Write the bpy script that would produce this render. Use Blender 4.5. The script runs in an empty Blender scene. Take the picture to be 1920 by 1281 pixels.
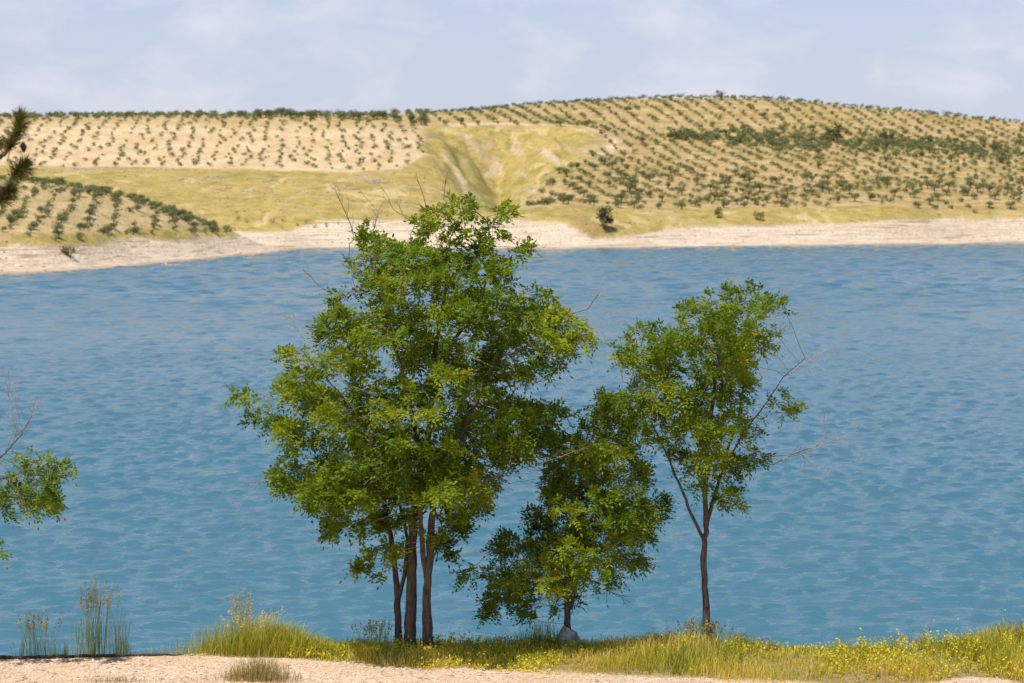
import bpy, math
import numpy as np

# ------------------------------------------------------------------ camera, sky, sun, exposure
scn = bpy.context.scene
COL = scn.collection
F, HORIZON, EYE = 3733.0, 390.0, 10.0      # focal length in photo pixels, horizon row, eye above the water

cam_data = bpy.data.cameras.new('camera')
cam = bpy.data.objects.new('camera', cam_data)
COL.objects.link(cam)
cam.location = (0, 0, EYE)
cam.rotation_euler = (math.radians(90), 0, 0)
cam_data.sensor_width = 36.0
cam_data.lens = 36.0 * F / 1920.0
cam_data.shift_y = -(640.5 - HORIZON) / 1920.0
cam_data.clip_start, cam_data.clip_end = 0.5, 30000
cam_data.dof.use_dof = True
cam_data.dof.focus_distance = 27.0
cam_data.dof.aperture_fstop = 2.8
scn.camera = cam

SUN_EL, SUN_AZ = math.radians(65), math.radians(220)      # azimuth clockwise from +Y
world = bpy.data.worlds.new('World')
scn.world = world
world.use_nodes = True
wn, wl = world.node_tree.nodes, world.node_tree.links
wn.clear()
w_out = wn.new('ShaderNodeOutputWorld')
w_bg = wn.new('ShaderNodeBackground')
w_sky = wn.new('ShaderNodeTexSky')
w_sky.sky_type = 'NISHITA'
w_sky.sun_disc = False
w_sky.sun_elevation, w_sky.sun_rotation = SUN_EL, SUN_AZ
w_sky.altitude, w_sky.air_density, w_sky.dust_density, w_sky.ozone_density = 700, 1.0, 1.2, 3.0
w_tc = wn.new('ShaderNodeTexCoord')
w_sep = wn.new('ShaderNodeSeparateXYZ')
wl.new(w_tc.outputs['Generated'], w_sep.inputs[0])
w_map = wn.new('ShaderNodeMapping')
w_map.inputs['Scale'].default_value = (1.0, 1.0, 1.9)
w_n1 = wn.new('ShaderNodeTexNoise')
w_n1.inputs['Scale'].default_value = 15.0
w_n1.inputs['Detail'].default_value = 9.0
w_n1.inputs['Roughness'].default_value = 0.58
w_n1.inputs['Distortion'].default_value = 0.25
w_r1 = wn.new('ShaderNodeValToRGB')
w_r1.color_ramp.elements[0].position = 0.47
w_r1.color_ramp.elements[0].color = (0.0, 0.0, 0.0, 1)
w_r1.color_ramp.elements[1].position = 0.70
w_r1.color_ramp.elements[1].color = (0.8, 0.8, 0.8, 1)
w_mix = wn.new('ShaderNodeMix')
w_mix.data_type = 'RGBA'
w_mix.inputs['B'].default_value = (5.65, 5.65, 6.25, 1)
wl.new(w_tc.outputs['Generated'], w_map.inputs['Vector'])
wl.new(w_map.outputs['Vector'], w_n1.inputs['Vector'])
wl.new(w_n1.outputs['Fac'], w_r1.inputs['Fac'])
w_el = wn.new('ShaderNodeMapRange')                     # cloud cover thins out overhead
w_el.inputs['From Min'].default_value, w_el.inputs['From Max'].default_value = 0.06, 0.35
w_el.inputs['To Min'].default_value, w_el.inputs['To Max'].default_value = 1.0, 0.12
wl.new(w_sep.outputs['Z'], w_el.inputs['Value'])
w_mul = wn.new('ShaderNodeMath')
w_mul.operation = 'MULTIPLY'
wl.new(w_r1.outputs['Color'], w_mul.inputs[0])
wl.new(w_el.outputs[0], w_mul.inputs[1])
wl.new(w_mul.outputs[0], w_mix.inputs['Factor'])
w_haze = wn.new('ShaderNodeMix')                       # pale lavender summer haze low over the land
w_haze.data_type = 'RGBA'
w_haze.inputs['B'].default_value = (4.25, 4.38, 5.40, 1)
w_hr = wn.new('ShaderNodeMapRange')
w_hr.inputs['From Min'].default_value, w_hr.inputs['From Max'].default_value = 0.02, 0.30
w_hr.inputs['To Min'].default_value, w_hr.inputs['To Max'].default_value = 0.85, 0.0
wl.new(w_sep.outputs['Z'], w_hr.inputs['Value'])
wl.new(w_hr.outputs[0], w_haze.inputs['Factor'])
wl.new(w_sky.outputs['Color'], w_haze.inputs['A'])
wl.new(w_haze.outputs['Result'], w_mix.inputs['A'])
wl.new(w_mix.outputs['Result'], w_bg.inputs['Color'])
w_bg.inputs['Strength'].default_value = 0.115
wl.new(w_bg.outputs['Background'], w_out.inputs['Surface'])

sun_data = bpy.data.lights.new('sun', 'SUN')
sun_data.energy = 4.2
sun_data.angle = math.radians(0.53)
sun_data.color = (1.0, 0.95, 0.87)
sun = bpy.data.objects.new('sun', sun_data)
COL.objects.link(sun)
sun.rotation_euler = (math.radians(90) - SUN_EL, 0, -SUN_AZ + math.pi)

vs = scn.view_settings
vs.view_transform, vs.look, vs.exposure, vs.gamma, vs.use_curve_mapping = 'Standard', 'None', 0.30, 1.0, False

# ------------------------------------------------------------------ helpers
rng = np.random.default_rng(11)


def P(px, py, Y):
    """photo pixel + distance -> point in the place"""
    return np.array([(px - 960.0) * Y / F, Y, EYE - (py - HORIZON) * Y / F])


def proj(p):
    p = np.asarray(p, float)
    return 960 + p[..., 0] * F / p[..., 1], HORIZON - (p[..., 2] - EYE) * F / p[..., 1]


def unit(v):
    return v / np.maximum(np.linalg.norm(v, axis=-1, keepdims=True), 1e-9)


def hash3(i, j, k, s):
    h = (i * 374761393 + j * 668265263 + k * 2147483647 + s * 974711) & 0xffffffff
    h = ((h ^ (h >> 13)) * 1274126177) & 0xffffffff
    h = ((h ^ (h >> 16)) * 2246822519) & 0xffffffff
    return ((h ^ (h >> 15)) & 0xffff) / 65535.0


def noise3(p, s=0):
    p = np.asarray(p, float)
    i = np.floor(p).astype(np.int64)
    f = p - i
    f = f * f * (3 - 2 * f)
    r = 0
    for a in (0, 1):
        for b in (0, 1):
            for c in (0, 1):
                w = (f[..., 0] if a else 1 - f[..., 0]) * (f[..., 1] if b else 1 - f[..., 1]) * (f[..., 2] if c else 1 - f[..., 2])
                r = r + w * hash3(i[..., 0] + a, i[..., 1] + b, i[..., 2] + c, s)
    return r


def noise2(x, y, s=0):
    return noise3(np.stack([x, y, np.zeros_like(x) + 0.5], -1), s)


def fbm2(x, y, s=0, o=4):
    r, a, t = 0, 0.5, 0
    for k in range(o):
        r = r + a * noise2(x * 2 ** k, y * 2 ** k, s + k)
        t += a
        a *= 0.5
    return r / t


def mesh_from(name, verts, faces, mats, attrs=None, fmat=None, smooth=False):
    """faces: an (n,k) array or a list of such arrays"""
    if not isinstance(faces, list):
        faces = [faces]
    verts = np.asarray(verts, np.float32).reshape(-1, 3)
    me = bpy.data.meshes.new(name)
    loops = np.concatenate([np.asarray(f).ravel() for f in faces]).astype(np.int32)
    tot = np.concatenate([np.full(len(f), f.shape[1]) for f in faces]).astype(np.int32)
    start = np.concatenate([[0], np.cumsum(tot)[:-1]]).astype(np.int32)
    me.vertices.add(len(verts))
    me.vertices.foreach_set('co', verts.ravel())
    me.loops.add(len(loops))
    me.loops.foreach_set('vertex_index', loops)
    me.polygons.add(len(tot))
    me.polygons.foreach_set('loop_start', start)
    me.polygons.foreach_set('loop_total', tot)
    if fmat is not None:
        me.polygons.foreach_set('material_index', np.asarray(fmat, np.int32))
    me.polygons.foreach_set('use_smooth', np.full(len(tot), smooth))
    for m in (mats if isinstance(mats, (list, tuple)) else [mats]):
        me.materials.append(m)
    for k, v in (attrs or {}).items():
        v = np.asarray(v, np.float32)
        if v.ndim == 2:
            a = me.attributes.new(k, 'FLOAT_COLOR', 'POINT')
            a.data.foreach_set('color', v.ravel())
        else:
            a = me.attributes.new(k, 'FLOAT', 'POINT')
            a.data.foreach_set('value', v)
    me.update()
    me.validate()
    return me


def obj(name, me, parent=None, loc=None, label=None, cat=None, group=None, kind=None):
    o = bpy.data.objects.new(name, me)
    COL.objects.link(o)
    if loc is not None:
        o.location = loc
    if parent is not None:
        o.parent = parent
    for k, v in (('label', label), ('category', cat), ('group', group), ('kind', kind)):
        if v:
            o[k] = v
    return o


class NT:
    def __init__(self, name):
        self.m = bpy.data.materials.new(name)
        self.m.use_nodes = True
        self.t = self.m.node_tree
        self.n, self.l = self.t.nodes, self.t.links
        self.n.clear()
        self.out = self.n.new('ShaderNodeOutputMaterial')

    def node(self, kind, **kw):
        n = self.n.new('ShaderNode' + kind)
        for k, v in kw.items():
            if k.startswith('i_'):
                self.put(n.inputs[k[2:].replace('_', ' ')], v)
            else:
                setattr(n, k, v)
        return n

    def put(self, sock, v):
        if hasattr(v, 'is_output'):
            self.l.new(v, sock)
        else:
            if isinstance(v, tuple) and len(v) == 3 and sock.type == 'RGBA':
                v = v + (1,)
            sock.default_value = v

    def noise(self, scale, detail=4, rough=0.55, vec=None, dist=0.0):
        n = self.node('TexNoise', i_Scale=scale, i_Detail=detail, i_Roughness=rough, i_Distortion=dist)
        if vec is not None:
            self.put(n.inputs['Vector'], vec)
        return n.outputs['Fac']

    def ramp(self, fac, stops, interp='LINEAR'):
        n = self.node('ValToRGB')
        n.color_ramp.interpolation = interp
        e = n.color_ramp.elements
        while len(e) < len(stops):
            e.new(0.5)
        for k, (p, c) in enumerate(stops):
            e[k].position = p
            c = (c, c, c) if not isinstance(c, tuple) else c
            e[k].color = c + (1,)
        self.put(n.inputs['Fac'], fac)
        return n.outputs['Color']

    def mix(self, fac, a, b, blend='MIX'):
        n = self.node('Mix', data_type='RGBA', blend_type=blend)
        for s, v in (('Factor', fac), ('A', a), ('B', b)):
            self.put([i for i in n.inputs if i.name == s and i.enabled][0], v)
        return [o for o in n.outputs if o.enabled][0]

    def math(self, op, a, b=0.0, clamp=False):
        n = self.node('Math', operation=op, use_clamp=clamp)
        self.put(n.inputs[0], a)
        self.put(n.inputs[1], b)
        return n.outputs[0]

    def mapping(self, vec, scale=(1, 1, 1), rot=(0, 0, 0)):
        n = self.node('Mapping')
        self.put(n.inputs['Vector'], vec)
        n.inputs['Scale'].default_value = scale
        n.inputs['Rotation'].default_value = rot
        return n.outputs['Vector']

    def bump(self, h, dist, strength=1.0, normal=None):
        n = self.node('Bump', i_Height=h, i_Distance=dist, i_Strength=strength)
        if normal is not None:
            self.put(n.inputs['Normal'], normal)
        return n.outputs['Normal']

    def attr(self, name):
        n = self.node('Attribute', attribute_name=name)
        return n

    def pos(self):
        return self.node('NewGeometry').outputs['Position']

    def bsdf(self, color, rough=0.8, spec=0.3, normal=None):
        n = self.node('BsdfPrincipled')
        self.put(n.inputs['Base Color'], color)
        self.put(n.inputs['Roughness'], rough)
        self.put(n.inputs['Specular IOR Level'], spec)
        if normal is not None:
            self.put(n.inputs['Normal'], normal)
        return n

    def surface(self, s):
        self.l.new(s, self.out.inputs['Surface'])
        return self.m


def foliage_material(name, stops, trans=0.35, rough=0.5, spec=0.25):
    """leaf colour runs over the per-leaf value 'var'"""
    t = NT(name)
    c = t.ramp(t.attr('var').outputs['Fac'], stops)
    b = t.bsdf(c, rough, spec)
    tr = t.node('BsdfTranslucent')
    t.put(tr.inputs['Color'], t.mix(1.0, c, (1.25, 1.15, 0.55), 'MULTIPLY'))
    ms = t.node('MixShader')
    t.put(ms.inputs[0], trans)
    t.l.new(b.outputs[0], ms.inputs[1])
    t.l.new(tr.outputs[0], ms.inputs[2])
    return t.surface(ms.outputs[0])


# ------------------------------------------------------------------ materials
def make_water():
    t = NT('lake_water')
    p = t.pos()
    sx = t.node('SeparateXYZ')
    t.l.new(p, sx.inputs[0])
    n1 = t.noise(1.0, 4, 0.6, t.mapping(p, (0.34, 0.42, 1), (0, 0, 0.12)), 0.3)
    n2 = t.noise(1.0, 3, 0.6, t.mapping(p, (1.5, 4.6, 1), (0, 0, -0.1)), 0.4)
    far = t.node('MapRange')
    far.inputs['From Min'].default_value, far.inputs['From Max'].default_value = 90, 210
    t.put(far.inputs['Value'], sx.outputs['Y'])
    gust = t.ramp(t.noise(1.0, 3, 0.55, t.mapping(p, (0.012, 0.03, 1), (0, 0, 0.15)), 0.5), [(0.36, 0.55), (0.66, 1.2)])
    h = t.math('ADD', t.math('MULTIPLY', t.math('MULTIPLY', n1, 0.12), far.outputs[0]), t.math('MULTIPLY', n2, 0.07))
    h = t.math('MULTIPLY', h, gust)
    b = t.bsdf((0.052, 0.142, 0.188), 0.10, 0.5, t.bump(h, 1.0))
    b.inputs['IOR'].default_value = 1.33
    return t.surface(b.outputs[0])


def make_hill_material():
    t = NT('hill_ground')
    p = t.pos()
    z = t.attr('zone')
    sep = t.node('SeparateColor')
    t.l.new(z.outputs['Color'], sep.inputs[0])
    soil, pale, rim = sep.outputs[0], sep.outputs[1], sep.outputs[2]
    big = t.noise(0.035, 4, 0.6, p)
    mid = t.noise(0.22, 4, 0.6, p)
    fine = t.noise(1.6, 3, 0.6, p)
    # dry grass
    grass = t.ramp(mid, [(0.30, (0.22, 0.185, 0.05)), (0.48, (0.375, 0.285, 0.08)), (0.68, (0.50, 0.375, 0.14))])
    grass = t.mix(t.ramp(big, [(0.42, 0.0), (0.66, 0.6)]), grass, (0.50, 0.355, 0.12))
    grass = t.mix(t.ramp(t.noise(0.6, 4, 0.7, p), [(0.52, 0.0), (0.66, 0.65)]), grass, (0.20, 0.165, 0.035))
    outcrop = t.math('MULTIPLY', t.ramp(t.noise(0.075, 5, 0.7, p), [(0.565, 0.0), (0.62, 1.0)]), t.ramp(fine, [(0.35, 0.2), (0.6, 1.0)]))
    grass = t.mix(t.math('MULTIPLY', outcrop, 0.7), grass, (0.46, 0.36, 0.25))
    wash = t.noise(1.0, 4, 0.6, t.mapping(p, (0.11, 0.035, 0.2), (0, 0, 0.5)), 0.8)
    grass = t.mix(t.ramp(wash, [(0.57, 0.0), (0.64, 0.7)]), grass, (0.60, 0.46, 0.22))
    grass = t.mix(t.ramp(wash, [(0.34, 0.6), (0.43, 0.0)]), grass, (0.26, 0.225, 0.05))
    # tilled orchard soil with contour strips of dry weeds
    soil_r = t.ramp(mid, [(0.3, (0.36, 0.235, 0.105)), (0.55, (0.51, 0.36, 0.175)), (0.75, (0.58, 0.44, 0.24))])
    contour = t.noise(1.0, 3, 0.6, t.mapping(p, (0.03, 0.05, 0.9)), 0.6)
    soil_r = t.mix(t.ramp(contour, [(0.45, 0.0), (0.62, 0.75)]), soil_r, (0.30, 0.235, 0.06))
    soil_l = t.ramp(mid, [(0.28, (0.52, 0.36, 0.19)), (0.5, (0.64, 0.48, 0.28)), (0.72, (0.70, 0.56, 0.36))])
    weed = t.ramp(t.noise(0.45, 4, 0.7, p), [(0.54, 0.0), (0.66, 0.75)])
    soil_r = t.mix(weed, soil_r, (0.24, 0.19, 0.055))
    soil_l = t.mix(t.math('MULTIPLY', weed, 0.6), soil_l, (0.42, 0.28, 0.12))
    soil_l = t.mix(t.ramp(big, [(0.45, 0.0), (0.62, 0.5)]), soil_l, (0.52, 0.33, 0.15))
    soil_c = t.mix(pale, soil_r, soil_l)
    grass = t.mix(t.math('MULTIPLY', t.attr('brush').outputs['Fac'], 0.8), grass, (0.33, 0.215, 0.09))
    grass = t.mix(t.math('MULTIPLY', t.attr('green').outputs['Fac'], t.ramp(t.noise(0.12, 4, 0.6, p), [(0.35, 0.35), (0.6, 0.9)])), grass, (0.235, 0.225, 0.06))
    c = t.mix(soil, grass, soil_c)
    # bleached draw-down rim
    strata = t.noise(1.0, 4, 0.65, t.mapping(p, (0.05, 0.07, 2.6)), 0.5)
    rock = t.ramp(strata, [(0.36, (0.34, 0.24, 0.15)), (0.43, (0.58, 0.44, 0.31)), (0.54, (0.71, 0.59, 0.46)), (0.61, (0.46, 0.34, 0.22)), (0.67, (0.68, 0.56, 0.42))])
    rock = t.mix(t.ramp(fine, [(0.55, 0.0), (0.75, 0.5)]), rock, (0.46, 0.35, 0.23))
    sxyz = t.node('SeparateXYZ')
    t.l.new(p, sxyz.inputs[0])
    wet = t.ramp(t.math('ADD', sxyz.outputs['Z'], t.math('MULTIPLY', mid, 0.5)), [(0.35, 0.75), (0.75, 0.0)])
    rock = t.mix(wet, rock, (0.30, 0.22, 0.13))
    c = t.mix(rim, c, rock)
    c = t.mix(t.ramp(fine, [(0.34, 0.38), (0.6, 0.0)]), c, (0.17, 0.12, 0.055))
    hgt = t.math('ADD', t.math('MULTIPLY', mid, 1.2), t.math('MULTIPLY', fine, 0.35))
    b = t.bsdf(c, 0.95, 0.1, t.bump(hgt, 1.0, 0.7))
    return t.surface(b.outputs[0])


def make_bank_material():
    t = NT('pale_gravel')
    p = t.pos()
    z = t.attr('zone')
    sep = t.node('SeparateColor')
    t.l.new(z.outputs['Color'], sep.inputs[0])
    grassy, slope = sep.outputs[0], sep.outputs[1]
    big, mid, fine = t.noise(0.9, 4, 0.6, p), t.noise(9, 4, 0.65, p), t.noise(55, 3, 0.6, p)
    g = t.ramp(mid, [(0.3, (0.46, 0.31, 0.19)), (0.5, (0.66, 0.49, 0.33)), (0.72, (0.74, 0.60, 0.45))])
    g = t.mix(t.ramp(big, [(0.4, 0.0), (0.7, 0.6)]), g, (0.55, 0.35, 0.19))
    g = t.mix(t.ramp(fine, [(0.5, 0.0), (0.66, 0.7)]), g, (0.30, 0.19, 0.11))
    e = t.ramp(mid, [(0.3, (0.20, 0.145, 0.06)), (0.7, (0.36, 0.27, 0.12))])
    c = t.mix(grassy, g, e)
    c = t.mix(slope, c, (0.20, 0.135, 0.075))
    v = t.node('TexVoronoi', i_Scale=26.0)
    t.put(v.inputs['Vector'], p)
    h = t.math('ADD', t.math('MULTIPLY', v.outputs['Distance'], -0.02), t.math('MULTIPLY', mid, 0.03))
    b = t.bsdf(c, 0.92, 0.15, t.bump(h, 1.0, 0.8))
    return t.surface(b.outputs[0])


def make_bark(name, dark, light):
    t = NT(name)
    p = t.pos()
    n1 = t.noise(1.0, 5, 0.65, t.mapping(p, (38, 38, 6)), 0.6)
    n2 = t.noise(7.0, 3, 0.5, p)
    c = t.ramp(n1, [(0.33, dark), (0.62, light)])
    c = t.mix(t.ramp(n2, [(0.5, 0.0), (0.75, 0.4)]), c, tuple(min(1, v * 1.35) for v in light))
    b = t.bsdf(c, 0.9, 0.15, t.bump(n1, 0.02, 0.9))
    return t.surface(b.outputs[0])


def plain(name, c0, c1, scale=6.0, rough=0.9, bump=0.0):
    t = NT(name)
    n = t.noise(scale, 5, 0.6, t.pos())
    b = t.bsdf(t.ramp(n, [(0.35, c0), (0.68, c1)]), rough, 0.15, t.bump(n, bump) if bump else None)
    return t.surface(b.outputs[0])


M_WATER = make_water()
M_HILL = make_hill_material()
M_BANK = make_bank_material()
M_BARK = make_bark('grey_brown_bark', (0.035, 0.027, 0.022), (0.15, 0.12, 0.098))
M_TWIG = make_bark('dead_twig_bark', (0.22, 0.17, 0.14), (0.46, 0.38, 0.33))
M_LIMB = make_bark('limb_bark', (0.07, 0.052, 0.042), (0.27, 0.21, 0.17))
M_LEAF = foliage_material('locust_leaf', [(0.0, (0.050, 0.10, 0.006)), (0.35, (0.135, 0.21, 0.009)), (0.7, (0.25, 0.315, 0.012)), (0.93, (0.39, 0.40, 0.02)), (1.0, (0.55, 0.38, 0.10))], 0.42)
M_OLIVE = foliage_material('olive_leaf', [(0.0, (0.095, 0.118, 0.045)), (0.5, (0.20, 0.222, 0.092)), (1.0, (0.33, 0.34, 0.16))], 0.32, 0.6)
M_SHRUB = foliage_material('shrub_leaf', [(0.0, (0.08, 0.095, 0.025)), (0.5, (0.15, 0.165, 0.045)), (1.0, (0.26, 0.25, 0.08))], 0.25, 0.6)
M_SCRUB = foliage_material('dry_scrub', [(0.0, (0.12, 0.11, 0.03)), (0.5, (0.24, 0.20, 0.055)), (1.0, (0.36, 0.28, 0.10))], 0.2, 0.8)
M_DARKSHRUB = foliage_material('tamarisk_leaf', [(0.0, (0.03, 0.028, 0.02)), (0.5, (0.065, 0.06, 0.035)), (1.0, (0.12, 0.10, 0.05))], 0.15, 0.7)
M_NEEDLE = foliage_material('pine_needle', [(0.0, (0.05, 0.06, 0.015)), (0.6, (0.13, 0.13, 0.03)), (1.0, (0.30, 0.26, 0.07))], 0.3, 0.5)
M_GRASS = foliage_material('verge_grass', [(0.0, (0.20, 0.25, 0.045)), (0.35, (0.47, 0.46, 0.06)), (0.65, (0.70, 0.59, 0.11)), (1.0, (0.76, 0.58, 0.27))], 0.5, 0.6)
M_GREENGRASS = foliage_material('green_stalk', [(0.0, (0.17, 0.25, 0.06)), (0.5, (0.34, 0.39, 0.11)), (1.0, (0.52, 0.41, 0.18))], 0.45, 0.6)
M_FLOWER = foliage_material('yellow_weed', [(0.0, (0.16, 0.22, 0.02)), (0.4, (0.42, 0.40, 0.03)), (0.75, (0.70, 0.58, 0.03)), (1.0, (0.82, 0.68, 0.06))], 0.35, 0.6)
M_STRAW = foliage_material('straw_blade', [(0.0, (0.13, 0.13, 0.03)), (0.5, (0.36, 0.29, 0.10)), (1.0, (0.60, 0.47, 0.24))], 0.3, 0.6)
M_ROCK = plain('pale_grey_rock', (0.24, 0.23, 0.22), (0.56, 0.56, 0.57), 16, 0.9, 0.05)
M_DARKSTRIP = plain('dark_brown_strip', (0.03, 0.019, 0.013), (0.12, 0.08, 0.055), 14, 0.9, 0.02)
M_CONE = plain('pine_cone_scale', (0.02, 0.012, 0.008), (0.06, 0.035, 0.022), 30, 0.85, 0.01)
M_OUTCROP = plain('outcrop_stone', (0.30, 0.22, 0.18), (0.52, 0.42, 0.36), 0.8, 0.95)
M_PEBBLE = plain('pebble_stone', (0.34, 0.23, 0.15), (0.74, 0.62, 0.50), 11, 0.9)

# ------------------------------------------------------------------ far shore: one height field through surveyed points
SHORE_A = [(-300, 545), (-100, 525), (0, 517), (150, 508), (225, 502), (300, 495), (375, 488), (450, 481), (500, 476), (540, 471)]
SHORE_B = [(600, 466), (700, 466), (800, 466), (960, 467), (1060, 469), (1095, 466), (1300, 464), (1600, 460), (1920, 455), (2300, 452)]
PTS = []          # x, Y, z


def add(px, py, Y):
    PTS.append(P(px, py, Y))


def addz(px, Y, z):
    PTS.append(np.array([(px - 960) * Y / F, Y, z]))


for px, py in SHORE_A + SHORE_B:
    Y = EYE * F / (py - HORIZON)
    addz(px, Y, 0.0)
    if 150 <= px <= 545:                                  # this shore runs nearly along the line of sight
        xs_ = (px - 960) * Y / F
        PTS.append(np.array([xs_ + 9, Y - 4, -2.5]))
        PTS.append(np.array([xs_ + 30, Y - 10, -6.5]))
    else:
        addz(px, Y - 25, -3.0)
        addz(px, Y - 80, -8.0)
for a in [
    (-200, 470, 300), (0, 460, 318), (150, 455, 330), (300, 450, 352), (420, 446, 400), (500, 455, 445),
    (0, 400, 355), (150, 410, 365), (300, 420, 395), (-200, 395, 350),
    (-200, 335, 390), (0, 343, 395), (100, 350, 400), (200, 368, 410), (330, 402, 425), (440, 437, 445),
    (100, 340, 540), (300, 380, 520), (500, 415, 505), (620, 413, 508), (740, 408, 512), (840, 405, 515),
    (300, 345, 555), (500, 365, 545), (700, 360, 555), (800, 350, 570), (620, 340, 575), (100, 325, 565),
    (-300, 305, 600), (0, 308, 598), (150, 312, 595), (300, 315, 592), (500, 321, 588), (650, 324, 592), (750, 318, 600), (795, 296, 618),
    (-300, 225, 690), (0, 223, 690), (250, 221, 690), (500, 221, 692), (700, 222, 695), (790, 224, 700),
    (0, 265, 640), (300, 268, 640), (600, 272, 640), (750, 270, 645),
    (815, 238, 690), (930, 238, 697), (1060, 240, 690), (1100, 250, 682), (930, 231, 706),
    (820, 262, 662), (850, 300, 628), (885, 352, 590), (900, 384, 550),
    (945, 380, 582), (945, 360, 610), (940, 332, 637), (934, 297, 663), (930, 262, 684),
    (1130, 265, 680), (1100, 285, 660), (1045, 318, 632), (1000, 345, 605), (965, 362, 588),
    (930, 400, 545), (935, 418, 512), (1000, 402, 520), (1060, 408, 508), (1110, 425, 500), (1150, 408, 520),
    (1300, 408, 540), (1500, 405, 550), (1700, 402, 562), (1920, 400, 588), (2300, 398, 600),
    (1000, 378, 555), (1200, 388, 560), (1500, 388, 570), (1920, 380, 600),
    (1150, 330, 625), (1150, 290, 665), (1150, 240, 715), (1300, 340, 625), (1300, 290, 675), (1300, 240, 722),
    (1500, 340, 625), (1500, 300, 665), (1500, 272, 705), (1500, 235, 740), (1700, 340, 640), (1700, 290, 690), (1700, 252, 740),
    (1920, 340, 655), (1920, 290, 708), (1920, 262, 745), (2300, 330, 680), (2300, 285, 730),
    (900, 208, 735), (1000, 198, 755), (1100, 192, 765), (1250, 188, 770), (1350, 188, 770), (1500, 196, 775), (1700, 213, 775), (1920, 234, 775), (2300, 255, 780),
]:
    add(*a)
for px, Y, z in [(-200, 470, 9), (0, 470, 7), (200, 472, 4), (350, 482, 3.2), (450, 488, 2.8), (540, 490, 2.0)]:
    addz(px, Y, z)
for px, z in [(-300, 40), (0, 41), (300, 41), (600, 41), (800, 42)]:
    addz(px, 780, z)
    addz(px, 930, z - 4)
for px, z in [(1000, 47), (1250, 49), (1500, 46), (1900, 38), (2300, 34)]:
    addz(px, 860, z)
    addz(px, 980, z - 10)
PTS = np.array(PTS)
SC = 100.0
cxy = PTS[:, :2] / SC


def tps(r2):
    return np.where(r2 > 1e-12, 0.5 * r2 * np.log(np.maximum(r2, 1e-12)), 0.0)


n = len(cxy)
A = np.zeros((n + 3, n + 3))
A[:n, :n] = tps(((cxy[:, None] - cxy[None]) ** 2).sum(-1)) + np.eye(n) * 0.002
A[:n, n] = 1
A[:n, n + 1:] = cxy
A[n, :n] = 1
A[n + 1:, :n] = cxy.T
sol = np.linalg.solve(A, np.concatenate([PTS[:, 2], [0, 0, 0]]))


def base_height(x, y):
    x = np.clip(x, -310, 310)
    y = np.clip(y, 225, 980)
    q = np.stack([x, y], -1) / SC
    out = np.zeros(len(q))
    for s in range(0, len(q), 20000):
        c = q[s:s + 20000]
        d = tps(((c[:, None] - cxy[None]) ** 2).sum(-1))
        out[s:s + 20000] = d @ sol[:n] + sol[n] + c @ sol[n + 1:]
    return out


def axis(fine_lo, fine_hi, step, lo, hi, grow=1.22):
    a = list(np.arange(fine_lo, fine_hi + 1e-6, step))
    s = step
    while a[-1] < hi:
        s *= grow
        a.append(a[-1] + s)
    s = step
    while a[0] > lo:
        s *= grow
        a.insert(0, a[0] - s)
    return np.array(a)


XS = axis(-215, 215, 1.05, -2600, 2600)
YS = axis(270, 790, 1.25, 200, 4200)
GX, GY = np.meshgrid(XS, YS)
gx, gy = GX.ravel(), GY.ravel()
gz = base_height(gx, gy)
gpx = 960 + gx * F / gy                      # bearing of each ground point, for laying out the fields
# gully zone in plan: bearing / distance polygon


def in_poly(x, y, poly):
    poly = np.asarray(poly, float)
    inside = np.zeros(np.shape(x), bool)
    j = len(poly) - 1
    for i in range(len(poly)):
        xi, yi = poly[i]
        xj, yj = poly[j]
        if yi != yj:
            c = ((yi > y) != (yj > y)) & (x < (xj - xi) * (y - yi) / (yj - yi) + xi)
            inside ^= c
        j = i
    return inside


def poly_dist(x, y, poly):
    poly = np.asarray(poly, float)
    d = np.full(np.shape(x), 1e9)
    for i in range(len(poly)):
        a, b = poly[i - 1], poly[i]
        ab = b - a
        t = np.clip(((x - a[0]) * ab[0] + (y - a[1]) * ab[1]) / (ab @ ab + 1e-9), 0, 1)
        d = np.minimum(d, np.hypot(x - a[0] - t * ab[0], y - a[1] - t * ab[1]))
    return d


GULLY = [(p - 960) * Y / F for p, Y in []]
GULLY_PY = [(805, 690), (930, 700), (1070, 694), (1130, 684), (1120, 668), (1060, 636), (1000, 603), (965, 580), (940, 540), (890, 540), (860, 585), (800, 622), (790, 655)]
GULLY = np.array([((p - 960) * Y / F, Y) for p, Y in GULLY_PY])
gin = in_poly(gx, gy, GULLY)
gd = poly_dist(gx, gy, GULLY) * np.where(gin, 1, -1)
# relief: swells, rills in the gully, benches in the draw-down rim
gz += ((fbm2(gx / 28, gy / 28, 3) - 0.5) * 1.6 + (fbm2(gx / 6, gy / 6, 9, 3) - 0.5) * 0.55) * np.clip(np.abs(gz) / 3.5, 0.06, 1)
AX_PY = [(935, 520), (940, 550), (945, 585), (945, 612), (940, 638), (934, 664), (930, 690)]
ax_pts = np.array([((p - 960) * Y / F, Y) for p, Y in AX_PY])
dax = np.full(len(gx), 1e9)
for a_, b_ in zip(ax_pts[:-1], ax_pts[1:]):
    t_ = np.clip(((gx - a_[0]) * (b_ - a_)[0] + (gy - a_[1]) * (b_ - a_)[1]) / ((b_ - a_) @ (b_ - a_)), 0, 1)
    dax = np.minimum(dax, np.hypot(gx - a_[0] - t_ * (b_ - a_)[0], gy - a_[1] - t_ * (b_ - a_)[1]))
gz -= 8.0 * np.clip(1 - dax / 19, 0, 1) ** 1.2 * np.clip((gy - 540) / 50, 0, 1) * np.clip((696 - gy) / 20, 0, 1)
rill = np.abs(fbm2(gx / 9 + gy / 40, gy / 30, 21, 3) - 0.5) * 2
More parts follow.
